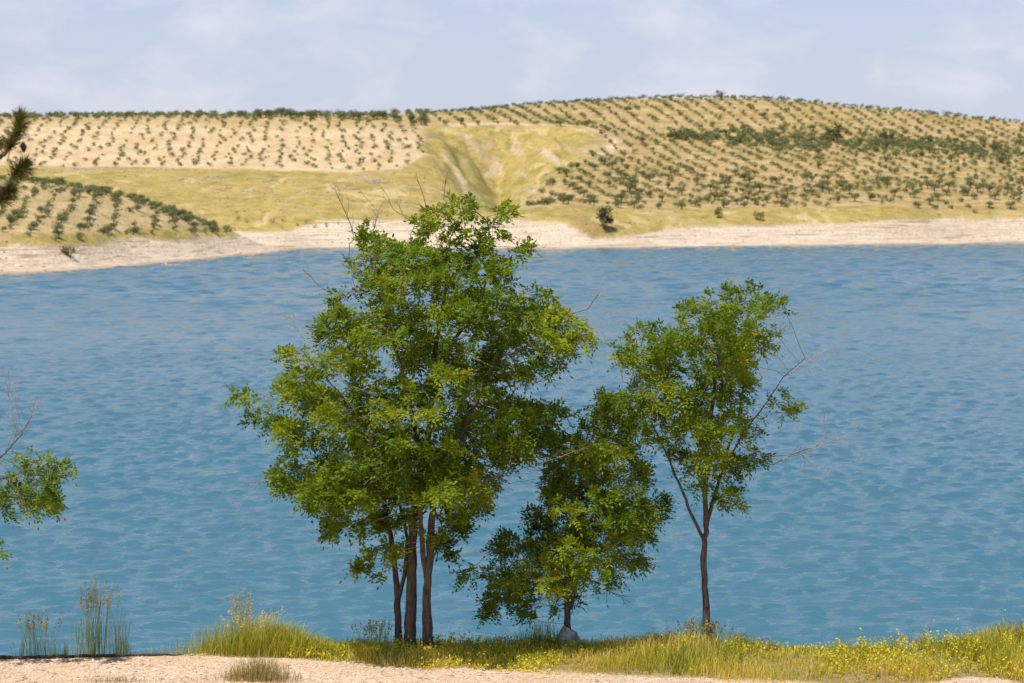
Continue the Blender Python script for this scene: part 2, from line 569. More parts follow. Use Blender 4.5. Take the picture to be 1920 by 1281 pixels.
gz -= np.clip(gd / 8, 0, 1) * (1 - np.clip(rill * 3, 0, 1)) * 2.6
lowm = np.clip((7.0 - gz) / 2, 0, 1) * np.clip((gz + 1) / 1, 0, 1)
gz += lowm * 0.26 * np.clip(gz, 0, 1) * np.sin(gz * 2 * np.pi / 1.15 + 3 * noise2(gx / 20, gy / 20, 5))
far = np.clip((gy - 1000) / 1500, 0, 1)
gz = np.where(gy > 1000, gz * (1 - far) + 20 * far, gz)
SHL = np.array([((p - 960) * (EYE * F / (q - HORIZON)) / F, EYE * F / (q - HORIZON)) for p, q in SHORE_A + [(565, 467.5)] + SHORE_B])
SHL = np.concatenate([[[-320, SHL[0, 1] - 6]], SHL, [[330, SHL[-1, 1] + 6]]])
sd = np.full(len(gx), 1e9)
for a_, b_ in zip(SHL[:-1], SHL[1:]):
    t_ = np.clip(((gx - a_[0]) * (b_ - a_)[0] + (gy - a_[1]) * (b_ - a_)[1]) / ((b_ - a_) @ (b_ - a_)), 0, 1)
    sd = np.minimum(sd, np.hypot(gx - a_[0] - t_ * (b_ - a_)[0], gy - a_[1] - t_ * (b_ - a_)[1]))
lake = in_poly(gx, gy, np.concatenate([SHL, [[330, 100], [-320, 100]]]))
sd = np.where(lake, -sd, sd) + (fbm2(gx / 5, gy / 5, 66, 3) - 0.5) * 0.7
wgt = np.exp(-(sd / 6.5) ** 2) * (np.abs(gx) < 315)
gz = gz * (1 - wgt) + sd * 0.17 * wgt
HZ = gz.reshape(GX.shape)


def height(x, y):
    x, y = np.asarray(x, float), np.asarray(y, float)
    i = np.clip(np.searchsorted(XS, x) - 1, 0, len(XS) - 2)
    j = np.clip(np.searchsorted(YS, y) - 1, 0, len(YS) - 2)
    u = (x - XS[i]) / (XS[i + 1] - XS[i])
    v = (y - YS[j]) / (YS[j + 1] - YS[j])
    return (HZ[j, i] * (1 - u) + HZ[j, i + 1] * u) * (1 - v) + (HZ[j + 1, i] * (1 - u) + HZ[j + 1, i + 1] * u) * v


def interp(px, table):
    t = np.array(table, float)
    return np.interp(px, t[:, 0], t[:, 1])


FIELD_EDGE = [(-600, 600), (0, 596), (300, 591), (500, 587), (650, 591), (750, 599), (800, 622)]
RIGHT_EDGE = [(960, 560), (1000, 548), (1100, 548), (1200, 550), (1500, 562), (1920, 590), (2600, 600)]
HEAD_BACK = [(-600, 400), (0, 400), (200, 414), (330, 428), (440, 446), (560, 470)]
RIM_TOP = [(-600, 4.2), (400, 4.0), (540, 4.6), (600, 7.0), (900, 7.2), (1060, 6.6), (1110, 2.6), (1180, 3.4), (1300, 5.2), (1600, 6.3), (1920, 7.4), (2600, 7.6)]


FLANK = np.array([((p - 960) * Y / F, Y) for p, Y in [(822, 676), (838, 652), (868, 626), (893, 590), (905, 560), (935, 560), (945, 590), (946, 612), (940, 632), (925, 655), (880, 680)]])
SPUR = np.array([((p - 960) * Y / F, Y) for p, Y in [(818, 668), (838, 645), (862, 622), (888, 588), (902, 556)]])


def zones(x, y, z):
    px = 960 + x * F / y
    wob = (fbm2(x / 14, y / 14, 31) - 0.5)
    g = poly_dist(x, y, GULLY) * np.where(in_poly(x, y, GULLY), 1, -1)
    left = np.clip((y - interp(px, FIELD_EDGE) + wob * 8) / 3, 0, 1) * np.clip((812 - px) / 12, 0, 1) * (y > 540)
    right = np.clip((y - interp(px, RIGHT_EDGE) + wob * 10) / 4, 0, 1) * np.clip((px - 955) / 15, 0, 1)
    right = np.maximum(right, np.clip((y - 692) / 5, 0, 1) * (px > 800))
    head = np.clip((z - 5.2 + wob * 2.0) / 0.8, 0, 1) * (y < interp(px, HEAD_BACK) + 25) * (px < 560)
    soil = np.maximum(np.maximum(left, right), head * 0.9)
    soil *= np.clip((-g + 2 + wob * 6) / 4, 0, 1)
    track = np.exp(-((g + 4.0) / 2.4) ** 2) * (px > 840) * (y > 660)
    soil = np.maximum(soil, track)
    pale = np.clip(np.maximum.reduce([left, head * 0.45, track]), 0, 1)
    pale *= np.where(left > 0.5, 1 - 0.75 * np.clip((y - 660) / 25, 0, 1), 1)
    rim = np.clip((interp(px, RIM_TOP) + wob * 2.4 - z) / 0.7, 0, 1)
    scar = np.clip((fbm2((x + 0.25 * (y - 640) * np.sign(x + 5)) / 2.6, y / 22, 77) - 0.58) / 0.07, 0, 1) * np.clip(g / 5, 0, 1)
    rim = np.maximum(rim, scar * 0.65)
    fl = in_poly(x, y, FLANK) * np.clip(poly_dist(x, y, FLANK) / 2.0, 0, 1)
    rim = np.where(fl > 0, rim * 0.35, rim)
    spur = np.full(np.shape(x), 1e9)
    for a_, b_ in zip(SPUR[:-1], SPUR[1:]):
        t_ = np.clip(((x - a_[0]) * (b_ - a_)[0] + (y - a_[1]) * (b_ - a_)[1]) / ((b_ - a_) @ (b_ - a_)), 0, 1)
        spur = np.minimum(spur, np.hypot(x - a_[0] - t_ * (b_ - a_)[0], y - a_[1] - t_ * (b_ - a_)[1]))
    rim = np.maximum(rim, np.clip(1.3 - spur / 1.5, 0, 1) * np.clip((noise2(x / 5, y / 9, 6) - 0.25) * 2.5, 0, 0.8))
    return soil, pale, rim, fl


so, pa, ri, fk = zones(gx, gy, gz)
ny, nx = GX.shape
idx = np.arange(nx * ny).reshape(ny, nx)
quads = np.stack([idx[:-1, :-1], idx[:-1, 1:], idx[1:, 1:], idx[1:, :-1]], -1).reshape(-1, 4)
hill_me = mesh_from('hills', np.stack([gx, gy, gz], -1), quads, M_HILL, {'zone': np.stack([so, pa, ri, np.ones_like(so)], -1), 'green': fk, 'brush': np.clip(1.4 - np.hypot((gpx - 1100) / 42, (gy - 493) / 17) + 0.8 * (fbm2(gx / 7, gy / 7, 13) - 0.5), 0, 1) + np.clip(1.3 - np.hypot((gpx - 480) / 70, (gy - 462) / 22), 0, 1)}, smooth=True)
obj('hills', hill_me, kind='structure', label='dry hills with olive groves across the lake')

# ------------------------------------------------------------------ lake
wy = [30.0]
while wy[-1] < 600:
    wy.append(wy[-1] + max(0.12, min(wy[-1] * 0.0033, 0.95)))
wy = np.array([17.0, 24.0] + wy + [700.0, 1500.0, 6000.0])
wx = axis(-13, 13, 0.17, -190, 190, 1.016)
wx = np.concatenate([[-6000, -900, -300], wx, [300, 900, 6000]])
WX, WY = np.meshgrid(wx, wy)
rw = np.random.default_rng(2)
wz = np.zeros_like(WX)
near_m = (wy > 20) & (wy < 260)
far_m = (wy > 110) & (wy < 610)
for q in range(46):                                      # wind chop: many crossing wave trains
    lam = 0.42 * (2.5 ** rw.random())
    th = math.radians(rw.normal(264, 24))
    kx, ky = math.cos(th) * 2 * np.pi / lam, math.sin(th) * 2 * np.pi / lam
    slope_ = 0.052
    X_, Y_ = WX[near_m], WY[near_m]
    wz[near_m] += slope_ * lam / (2 * np.pi) * np.sin(kx * X_ + ky * Y_ + rw.uniform(0, 6.28) + 1.5 * noise2(X_ / 9, Y_ / 9, q)) * np.clip((250 - Y_) / 120, 0, 1)
for q in range(30):                                      # longer waves farther out where the fetch is open
    lam = 1.8 * (1.8 ** rw.random())
    th = math.radians(rw.normal(266, 20))
    kx, ky = math.cos(th) * 2 * np.pi / lam, math.sin(th) * 2 * np.pi / lam
    X_, Y_ = WX[far_m], WY[far_m]
    wz[far_m] += 0.043 * lam / (2 * np.pi) * np.sin(kx * X_ + ky * Y_ + rw.uniform(0, 6.28) + 2.0 * noise2(X_ / 30, Y_ / 30, q)) * np.clip((Y_ - 120) / 130, 0, 1) * np.clip((600 - Y_) / 60, 0.3, 1)
wz = wz + 0.25 * np.abs(wz)
wz *= (0.80 + 0.40 * fbm2(WX / 60, WY / 30, 4, 3)) * np.clip((188 - np.abs(WX)) / 15, 0, 1) * (WY > 29) * (WY < 610)
idx = np.arange(WX.size).reshape(WX.shape)
quads = np.stack([idx[:-1, :-1], idx[:-1, 1:], idx[1:, 1:], idx[1:, :-1]], -1).reshape(-1, 4)
obj('lake_water', mesh_from('lake_water', np.stack([WX.ravel(), WY.ravel(), wz.ravel()], -1), quads, M_WATER, smooth=True), kind='structure', label='rippled blue lake water')

# ------------------------------------------------------------------ near bank
EDGE = [(-9, 26.1), (-6, 26.15), (-4.2, 26.25), (-2.6, 26.5), (-1, 26.75), (1.5, 26.75), (3, 26.6), (4, 26.35), (5, 26.3), (6.2, 26.45), (9, 26.6)]
GRAVEL = [(-9, 30), (-4.6, 30), (-4.2, 26.3), (-2.6, 26.0), (-1.8, 25.62), (-0.4, 25.35), (1.0, 25.1), (2.4, 24.9), (3.2, 24.8), (4.0, 24.6), (5.0, 24.6), (5.7, 24.95), (6.2, 24.9), (6.6, 24.4), (9, 24.4)]


def bank_z(x, y):
    e = np.interp(x, *np.array(EDGE).T) + (noise2(x * 1.3, x * 0, 4) - 0.5) * 0.15
    flat = 4.10 + (fbm2(x / 2.2, y / 2.2, 8) - 0.5) * 0.10 + (fbm2(x * 3, y * 3, 15, 2) - 0.5) * 0.03
    up = np.clip(21 - y, 0, 30) * 0.20
    d = y - e
    drop = np.where(d > 0, 0.62 * np.sqrt(d * d + 0.05) - 0.62 * math.sqrt(0.05), 0)
    return flat + up - drop


BX = axis(-9, 9, 0.11, -260, 260, 1.25)
BY = axis(23.6, 28.4, 0.06, -40, 42, 1.2)
GXb, GYb = np.meshgrid(BX, BY)
bx, by = GXb.ravel(), GYb.ravel()
bz = np.maximum(bank_z(bx, by), -3)
grassy = np.clip((by - np.interp(bx, *np.array(GRAVEL).T) + (fbm2(bx * 1.7, by * 1.7, 2) - 0.5) * 0.5) / 0.18, 0, 1)
slope = np.clip((by - np.interp(bx, *np.array(EDGE).T) - 0.05) / 0.2, 0, 1)
idx = np.arange(GXb.size).reshape(GXb.shape)
quads = np.stack([idx[:-1, :-1], idx[:-1, 1:], idx[1:, 1:], idx[1:, :-1]], -1).reshape(-1, 4)
obj('gravel_bank', mesh_from('gravel_bank', np.stack([bx, by, bz], -1), quads, M_BANK, {'zone': np.stack([grassy, slope, slope * 0, np.ones_like(slope)], -1)}, smooth=True), kind='structure', label='pale gravel track along the bank')


# ------------------------------------------------------------------ leafy blobs: olives and shrubs
def leaf_quads(c, size, nrm_bias, r, var):
    """one bent leaf-clump quad at each centre c"""
    k = len(c)
    nrm = unit(nrm_bias + r.normal(0, 0.75, (k, 3)))
    a = unit(np.cross(nrm, r.normal(0, 1, (k, 3))))
    b = np.cross(nrm, a)
    s = size * r.uniform(0.6, 1.3, (k, 1))
    v = np.stack([c - a * s, c - b * s * 0.55, c + a * s, c + b * s * 0.55], 1).reshape(-1, 3)
    f = np.arange(k * 4).reshape(k, 4)
    return v, f, np.repeat(var, 4)


def olive_crown(seed, k, size):
    r = np.random.default_rng(seed)
    nb = r.integers(5, 8)
    ang = r.uniform(0, 2 * np.pi, nb)
    cen = np.stack([np.cos(ang) * r.uniform(0.12, 0.30, nb), np.sin(ang) * r.uniform(0.12, 0.30, nb), r.uniform(0.36, 0.70, nb)], -1)
    rad = r.uniform(0.20, 0.32, nb)
    w = r.integers(0, nb, k)
    d = unit(r.normal(0, 1, (k, 3)))
    rr = rad[w, None] * r.uniform(0.55, 1.08, (k, 1))
    c = cen[w] + d * rr * np.array([1, 1, 0.9])
    c[:, 2] = np.maximum(c[:, 2], 0.13 + 0.08 * r.random(k))
    var = np.clip(0.45 + 0.3 * (r.random(nb)[w] - 0.5) + r.normal(0, 0.2, k), 0, 1)
    return leaf_quads(c, size, d + np.array([0, 0, 0.2]), r, var)


def tube(pts, rad, sides=6):
    pts = np.asarray(pts, float)
    rad = np.asarray(rad, float)
    k = len(pts)
    tan = unit(np.gradient(pts, axis=0))
    ref = np.array([0.31, 0.95, 0.05]) if abs(tan[0] @ np.array([0.31, 0.95, 0.05])) < 0.9 else np.array([1.0, 0, 0])
    u = unit(np.cross(tan, ref))
    v = np.cross(tan, u)
    a = np.linspace(0, 2 * np.pi, sides, endpoint=False)
    ring = pts[:, None] + rad[:, None, None] * (np.cos(a)[None, :, None] * u[:, None] + np.sin(a)[None, :, None] * v[:, None])
    i = np.arange(k * sides).reshape(k, sides)
    j = np.roll(i, -1, 1)
    f = np.stack([i[:-1], j[:-1], j[1:], i[1:]], -1).reshape(-1, 4)
    return ring.reshape(-1, 3), f


class Acc:
    def __init__(self):
        self.v, self.f, self.a, self.n = [], [], [], 0

    def add(self, v, f, a=None):
        self.v.append(v)
        self.f.append(f + self.n)
        self.a.append(np.full(len(v), 0.5) if a is None else a)
        self.n += len(v)

    def mesh(self, name, mats, smooth=False):
        byk = {}
        for f in self.f:
            byk.setdefault(f.shape[1], []).append(f)
        return mesh_from(name, np.concatenate(self.v), [np.concatenate(x) for x in byk.values()], mats, {'var': np.concatenate(self.a)}, smooth=smooth)


def olive_trunk(seed):
    r = np.random.default_rng(seed)
    a = Acc()
    top = np.array([r.normal(0, 0.04), r.normal(0, 0.04), 0.32])
    a.add(*tube([(0, 0, -0.06), (0, 0, 0.03), tuple(top * 0.6), tuple(top)], [0.065, 0.05, 0.04, 0.038], 7))
    for q in range(3):
        an = q * 2.1 + r.uniform(0, 1)
        e = top + np.array([math.cos(an) * 0.22, math.sin(an) * 0.22, 0.3])
        a.add(*tube([top - (0, 0, 0.03), (top * 0.5 + e * 0.5) + (0, 0, 0.05), e], [0.032, 0.022, 0.010], 5))
    return a.mesh('olive_trunk', M_BARK, True)


OLIVE_CROWN, OLIVE_TRUNK = [], []
for s in range(8):
    v, f, a = olive_crown(100 + s, 420, 0.055)
    OLIVE_CROWN.append(mesh_from('olive_crown', v, f, M_OLIVE, {'var': a}))
    OLIVE_TRUNK.append(olive_trunk(s))
LOW = [olive_crown(300 + s, 72, 0.112) for s in range(10)]

# where the olives stand: x, y, size, field
trees = []
r = np.random.default_rng(5)
# pale field on the low hill
for i in range(-58, 18):
    for j in range(0, 30):
        x, y = i * 5.0 - 0.10 * j * 5.3 + r.normal(0, 0.8), 597 + j * 5.3 + r.normal(0, 0.85)
        px = 960 + x * F / y
        if px < -250 or px > 800 or y < np.interp(px, *np.array(FIELD_EDGE).T) + 2 or r.random() < 0.10:
            continue
        s = r.uniform(1.0, 2.1) if y < 684 else r.uniform(1.8, 2.8)
        trees.append((x, y, s, 0))
# dense line along the crest of the low hill
for px in np.arange(-200, 790, 13):
    y = 694 + r.normal(0, 2.5)
    trees.append(((px + r.normal(0, 5) - 960) * y / F, y, r.uniform(2.0, 3.2) * (1.25 if px > 480 else 0.9), 0))
# rows on the big hill
for i in range(-14, 74):
    for j in range(0, 62):
        y = 548 + j * 4.0 + r.normal(0, 0.35)
        x = -10 + i * 6.5 - 0.27 * (y - 600) + r.normal(0, 0.3)
        px = 960 + x * F / y
        if px > 2150 or px < 800 or y < np.interp(px, *np.array(RIGHT_EDGE).T) + 2 or r.random() < 0.07:
            continue
        if y < 694 and px < 960 + (y - 580) * 1.3:
            continue
        if y > 690 and px < 790:
            continue
        s = r.uniform(1.4, 2.5) * (1 + 0.3 * (r.random() < 0.12)) * (1.12 if y < 655 else 1.0)
        if y < 655 and r.random() < 0.12:
            continue
        trees.append((x, y, s, 1))
# overgrown belt across the big hill
for k in range(600):
    px = r.uniform(1255, 2100)
    y = 706 + r.normal(0, 3.5 + 10.5 * min(1, (px - 1255) / 350)) + (px - 1265) * 0.012
    trees.append(((px - 960) * y / F, y, r.uniform(1.5, 3.0), 2))
# rows on the near headland
for i in range(-9, 40):
    for j in range(0, 46):
        y = 305 + j * 3.4 + r.normal(0, 0.6)
        x = -118 + i * 3.9 - 0.17 * (y - 350) + r.normal(0, 0.5)
        px = 960 + x * F / y
        yb = np.interp(px, *np.array(HEAD_BACK).T)
        if px < -300 or px > 470 or y > yb + 10 or r.random() < 0.10:
            continue
        trees.append((x, y, r.uniform(1.0, 1.9), 3))
for k in range(140):
    px = r.uniform(20, 455)
    y = np.interp(px, *np.array(HEAD_BACK).T) + r.uniform(-16, 9)
    trees.append(((px - 960) * y / F, y, r.uniform(1.0, 2.0), 4))
T = np.array(trees)
tz = height(T[:, 0], T[:, 1])
tin = in_poly(T[:, 0], T[:, 1], GULLY)
keep = ~tin & ((T[:, 3] < 3) | (tz > 4.5)) & (tz > 4)
T, tz = T[keep], tz[keep]
top = np.stack([T[:, 0], T[:, 1], tz + T[:, 2] * 0.75], -1)
tpx, tpy = proj(top)
vis = (tpx > 15) & (tpx < 1905)
for q in np.linspace(0.3, 0.985, 80):                       # line of sight from the eye over the ground
    vis &= (EYE + (top[:, 2] - EYE) * q) > height(top[:, 0] * q, np.maximum(top[:, 1] * q, 201)) - 0.2
FRONT = [(620, 500), (640, 430), (740, 385), (870, 350), (975, 365), (1020, 410), (1000, 500)]
vis &= ~in_poly(tpx, tpy, FRONT) & ~((tpx < 70) & (tpy > 205) & (tpy < 380))
score = np.where(vis, T[:, 2] / T[:, 1], 0)
order = np.argsort(-score)
near = set(order[:280].tolist())
LAB = {0: ('small round olive tree on the pale field of the low hill', 'olive trees on the pale field'),
       1: ('olive tree in the orange soil rows of the big hill', 'olive trees in rows on the big hill'),
       2: ('olive tree in the dense dark belt across the big hill', 'olive trees in the dense dark belt'),
       3: ('olive tree in the rows on the low headland beside the water', 'olive trees on the headland'),
       4: ('olive tree in the crowded band along the crest of the low headland', 'olive trees along the headland crest')}
# trees one can count along the bottom rows get their place in the row
ORD = 'first second third fourth fifth sixth seventh eighth ninth tenth eleventh twelfth thirteenth fourteenth fifteenth sixteenth seventeenth eighteenth nineteenth twentieth'.split()
own = {}
for fld, edge, off, txt in ((1, RIGHT_EDGE, 13.5, '%s olive tree along the bottom row of the big hill, counting from the gully'),
                            (0, FIELD_EDGE, 8.0, '%s small olive tree along the lower edge of the pale field, from the pine')):
    ids = [q for q in near if T[q, 3] == fld and T[q, 1] < np.interp(960 + T[q, 0] * F / T[q, 1], *np.array(edge).T) + off]
    ids.sort(key=lambda q: T[q, 0] / T[q, 1])
    for w_, q in zip(ORD, ids):
        own[q] = txt % w_
rest = Acc()
for q in range(len(T)):
    x, y, s, fld = T[q]
    rot = r.uniform(0, 6.28)
    wide = r.uniform(0.92, 1.18)
    if q in near:
        lab, grp = LAB[int(fld)]
        lab = own.get(q, lab)
        root = obj('olive_tree', None, loc=(x, y, tz[q]), label=lab, cat='olive tree', group=grp)
        root.rotation_euler[2] = rot
        root.scale = (s * wide * 1.15, s * wide * 1.15, s)
        k = int(r.integers(0, 8))
        obj('trunk', OLIVE_TRUNK[k], root)
        obj('crown', OLIVE_CROWN[k], root)
    else:
        v, f, a = LOW[int(r.integers(0, 10))]
        c, sn = math.cos(rot), math.sin(rot)
        w = v * np.array([s * wide * 1.15, s * wide * 1.15, s])
        w = np.stack([w[:, 0] * c - w[:, 1] * sn + x, w[:, 0] * sn + w[:, 1] * c + y, w[:, 2] + tz[q] - 0.12 * s], -1)
        rest.add(w, f, a)
obj('olive_grove', rest.mesh('olive_grove', M_OLIVE), kind='stuff', label='far rows of olive trees covering the hills', cat='olive grove')


def shrub(name, label, cat, px, Y, w, h, mat, seed, k=500, group=None, stems=True):
    rr = np.random.default_rng(seed)
    x = (px - 960) * Y / F
    z = float(height(x, Y))
    root = obj(name, None, loc=(x, Y, z), label=label, cat=cat, group=group)
    nb = 9
    cen = np.stack([rr.uniform(-0.33, 0.33, nb) * w, rr.uniform(-0.33, 0.33, nb) * w, rr.uniform(0.22, 0.78, nb) * h], -1)
    rad = rr.uniform(0.16, 0.27, nb) * (w + h) / 2
    wq = rr.integers(0, nb, k)
    d = unit(rr.normal(0, 1, (k, 3)))
    c = cen[wq] + d * rad[wq, None] * rr.uniform(0.4, 1.1, (k, 1))
    c[:, 2] = np.maximum(c[:, 2], 0.02 * h)
    v, f, a = leaf_quads(c, 0.05 * (w + h) / 2, d + np.array([0, 0, 0.3]), rr, np.clip(0.5 + rr.normal(0, 0.25, k), 0, 1))
    obj('crown', mesh_from('crown', v, f, mat, {'var': a}), root)
    ac = Acc()
    for q in range(4):
        e = cen[q]
        ac.add(*tube([(e[0] * .2, e[1] * .2, -0.15), tuple(e * np.array([.5, .5, .55])), tuple(e)], [0.03 * w, 0.02 * w, 0.008 * w], 5))
    obj('stem', ac.mesh('stem', M_BARK, True), root)
    return root


shrub('tamarisk_bush', 'large dark brown bush on the point above the white shore', 'bush', 1133, 503, 4.6, 6.2, M_DARKSHRUB, 1, 900)
shrub('shore_shrub', 'green shrub at the top of the white bank of the headland', 'shrub', 130, 325, 3.6, 2.2, M_SHRUB, 2)
shrub('shore_shrub', 'round green shrub on the yellow strip below the big hill, nearer the dark bush', 'shrub', 1348, 541, 3.2, 3.4, M_SHRUB, 3)
shrub('shore_shrub', 'pale green shrub on the yellow strip below the big hill, farther from the dark bush', 'shrub', 1422, 543, 3.4, 3.0, M_SHRUB, 4)
shrub('broad_tree', 'solitary tall dark tree on the skyline of the big hill', 'tree', 1352, 770, 4.4, 4.6, M_OLIVE, 5)
shrub('broad_tree', 'dark tree on the saddle where the two hills meet', 'tree', 795, 697, 4.4, 5.2, M_OLIVE, 6)
shrub('broad_tree', 'broad bright green tree in the dark belt, the wider one', 'tree', 1560, 716, 8.6, 6.4, M_SHRUB, 7, 800)
shrub('broad_tree', 'broad green tree in the dark belt, the narrower one nearer the frame edge', 'tree', 1662, 722, 7.2, 5.2, M_SHRUB, 8, 700)
shrub('broad_tree', 'big bushy tree at the foot of the rows, up from the dark bush', 'tree', 1178, 590, 6.0, 5.0, M_OLIVE, 9, 700)
shrub('broad_tree', 'round tree at the mouth of the gully beside the orchard track', 'tree', 995, 574, 3.8, 3.6, M_OLIVE, 10)
rr = np.random.default_rng(77)
for k, px in enumerate([446, 462, 489, 512, 531, 556, 574, 590, 611, 634]):
    shrub('rim_bush', 'low dark bush in the line along the top of the white cove bank', 'bush', px, 506 + rr.normal(0, 2), rr.uniform(1.2, 2.4), rr.uniform(1.0, 1.8), M_SHRUB, 40 + k, 120, 'low bushes along the top of the white bank')


# low scrub dotted over the slopes and stones on the bleached rim: past counting
r = np.random.default_rng(91)
k = 9000
y = r.uniform(300, 770, k)
px = r.uniform(-100, 2020, k)
x = (px - 960) * y / F
z = height(x, y)
so_, pa_, ri_, fk_ = zones(x, y, z)
ok = (z > 1.5) & (ri_ < 0.4) & (r.random(k) < np.where(so_ > 0.5, 0.35, 0.22) + 0.5 * (fbm2(x / 18, y / 18, 51) > 0.55))
x, y, z = x[ok], y[ok], z[ok]
k = len(x)
sz = r.uniform(0.18, 0.5, k)
m = 9
c = np.stack([x, y, z], -1)[:, None] + r.normal(0, 1, (k, m, 3)) * sz[:, None, None] * np.array([0.7, 0.7, 0.3]) + np.array([0, 0, 0.25]) * sz[:, None, None]
v, f, a = leaf_quads(c.reshape(-1, 3), 1.0, np.tile([0, 0, 0.6], (k * m, 1)), r, np.repeat(r.random(k), m))
ctr = np.repeat(c.reshape(-1, 3), 4, 0)
v = ctr + (v - ctr) * np.repeat(np.repeat(sz * 0.42, m), 4)[:, None]
obj('hillside_scrub', mesh_from('hillside_scrub', v, f, M_SCRUB, {'var': a}), kind='stuff', label='low dry scrub dotted over the far slopes', cat='scrub')
k = 9000
y = r.uniform(290, 600, k)
px = r.uniform(-60, 1980, k)
x = (px - 960) * y / F
z = height(x, y)
ri_ = zones(x, y, z)[2]
ok = (z > 0.02) & (z < 8) & (ri_ > 0.3)
x, y, z = x[ok], y[ok], z[ok]
k = len(x)
sz = 0.10 + 0.28 * r.random(k) ** 3
octa = np.array([(1, 0, 0), (0, 1, 0), (-1, 0, 0), (0, -1, 0), (0, 0, .7), (0, 0, -.7)], float)
of = np.array([(0, 1, 4), (1, 2, 4), (2, 3, 4), (3, 0, 4), (1, 0, 5), (2, 1, 5), (3, 2, 5), (0, 3, 5)])
v = np.stack([x, y, z + sz * 0.2], -1)[:, None] + octa[None] * sz[:, None, None] * r.uniform(0.6, 1.4, (k, 6, 1))
obj('shore_stones', mesh_from('shore_stones', v.reshape(-1, 3), (np.arange(k)[:, None, None] * 6 + of[None]).reshape(-1, 3), M_PEBBLE), kind='stuff', label='pale stones strewn over the bleached far shore', cat='stones')


# weathered outcrops breaking through the grass slope
vv, nn_ = [], 0
for px, y in ((255, 580), (150, 588), (200, 586), (355, 566), (395, 572), (480, 548), (420, 556), (640, 562), (660, 560), (590, 548), (700, 575), (310, 590), (520, 570), (1105, 660), (1015, 640), (990, 622), (860, 560), (750, 540)):
    m = int(r.integers(14, 34))
    y_ = y + r.normal(0, 2.2, m)
    x_ = (px - 960) * y / F + r.normal(0, 2.6, m)
    s_ = 0.15 + 0.55 * r.random(m) ** 2
    vv.append(np.stack([x_, y_, height(x_, y_) + s_ * 0.1], -1)[:, None] + octa[None] * s_[:, None, None] * r.uniform(0.6, 1.4, (m, 6, 1)))
vv = np.concatenate(vv)
obj('outcrop_stones', mesh_from('outcrop_stones', vv.reshape(-1, 3), (np.arange(len(vv))[:, None, None] * 6 + of[None]).reshape(-1, 3), M_OUTCROP), kind='stuff', label='grey pink stones breaking through the grass slope', cat='stones')


# ------------------------------------------------------------------ foreground trees grown towards the light
def colonize(seeds, attr, step=0.10, reach=1.3, kill=0.17, iters=120, up=0.10, r=None):
    """seeds: list of polylines (points); returns node positions, parents, and the seed id of each node"""
    pos, par, sid = [], [], []
    for s, (pts, link) in enumerate(seeds):
        pts = [np.asarray(p, float) for p in pts]
        last = link(pos) if callable(link) else -1
        for a, b in zip(pts[:-1], pts[1:]):
            m = max(1, int(np.linalg.norm(b - a) / step))
            for t in range(m):
                q = a + (b - a) * t / m + r.normal(0, 0.004, 3)
                pos.append(q)
                par.append(last)
                sid.append(s)
                last = len(pos) - 1
        pos.append(pts[-1])
        par.append(last)
        sid.append(s)
    nseed = len(pos)
    cap = 30000
    X = np.zeros((cap, 3))
    X[:nseed] = pos
    nn = nseed
    alive = np.ones(len(attr), bool)
    best = np.full(len(attr), 1e9)
    bi = np.zeros(len(attr), int)

    def upd(lo, hi):
        for s in range(lo, hi, 400):
            e = min(hi, s + 400)
            d = np.linalg.norm(attr[:, None] - X[None, s:e], axis=-1)
            k = d.argmin(1)
            dm = d[np.arange(len(attr)), k]
            w = dm < best
            best[w] = dm[w]
            bi[w] = k[w] + s

    upd(0, nn)
    kids = {}
    for it in range(iters):
        act = alive & (best < reach)
        if not act.any():
            if not alive.any():
                break
            reach *= 1.5
            if reach > 6:
                break
            continue
        dirs = unit(attr[act] - X[bi[act]])
        ids = bi[act]
        u, inv = np.unique(ids, return_inverse=True)
        acc = np.zeros((len(u), 3))
        np.add.at(acc, inv, dirs)
        acc = unit(acc)
        lo = nn
        for k, node in enumerate(u):
            d = acc[k] + np.array([0, 0, up]) + r.normal(0, 0.16, 3)
            d = d / np.linalg.norm(d)
            q = X[node] + d * step
            if any(np.linalg.norm(q - X[c]) < step * 0.35 for c in kids.get(node, ())):
                d = unit(r.normal(0, 1, 3) * 0.6 + acc[k])
                q = X[node] + d * step
                if len(kids.get(node, ())) > 4:
                    alive[act & (bi == node)] = False
                    continue
            if nn >= cap:
                break
            X[nn] = q
            par.append(int(node))
            sid.append(-1)
            kids.setdefault(node, []).append(nn)
            nn += 1
        upd(lo, nn)
        alive &= best > kill
    return X[:nn].copy(), np.array(par), np.array(sid), nseed


def pinnate_leaves(base, axis_, r, length, nl, ll, lw, droop=0.35):
    """compound leaves: each a rachis with paired leaflets, one quad per leaflet"""
    k = len(base)
    a = unit(axis_)
    side = unit(np.cross(a, np.array([0, 0, 1.0]) + r.normal(0, 0.35, (k, 3))))
    nrm = np.cross(side, a)
    L = length * r.uniform(0.65, 1.2, (k, 1))
    tw = []
    for q in range(nl):
        last = q == nl - 1
        t = 1.0 if last else 0.28 + 0.66 * (q // 2) / max(1, (nl - 1) // 2)
        sg = 0 if last else (1 if q % 2 else -1)
        c = base + a * L * t - np.array([0, 0, 1.0]) * L * droop * t * t
        d = unit(a * (1.0 if last else 0.55) + side * sg * 0.9 + nrm * r.normal(0.05, 0.25, (k, 1)) - np.array([0, 0, 0.25]))
        w = unit(np.cross(d, nrm + r.normal(0, 0.3, (k, 3))))
        le = ll * r.uniform(0.75, 1.2, (k, 1))
        wi = lw * r.uniform(0.8, 1.2, (k, 1))
        tw.append(np.stack([c, c + d * le * 0.5 + w * wi * 0.5, c + d * le, c + d * le * 0.5 - w * wi * 0.5], 1))
    v = np.stack(tw, 1).reshape(-1, 3)
    return v, np.arange(len(v)).reshape(-1, 4)


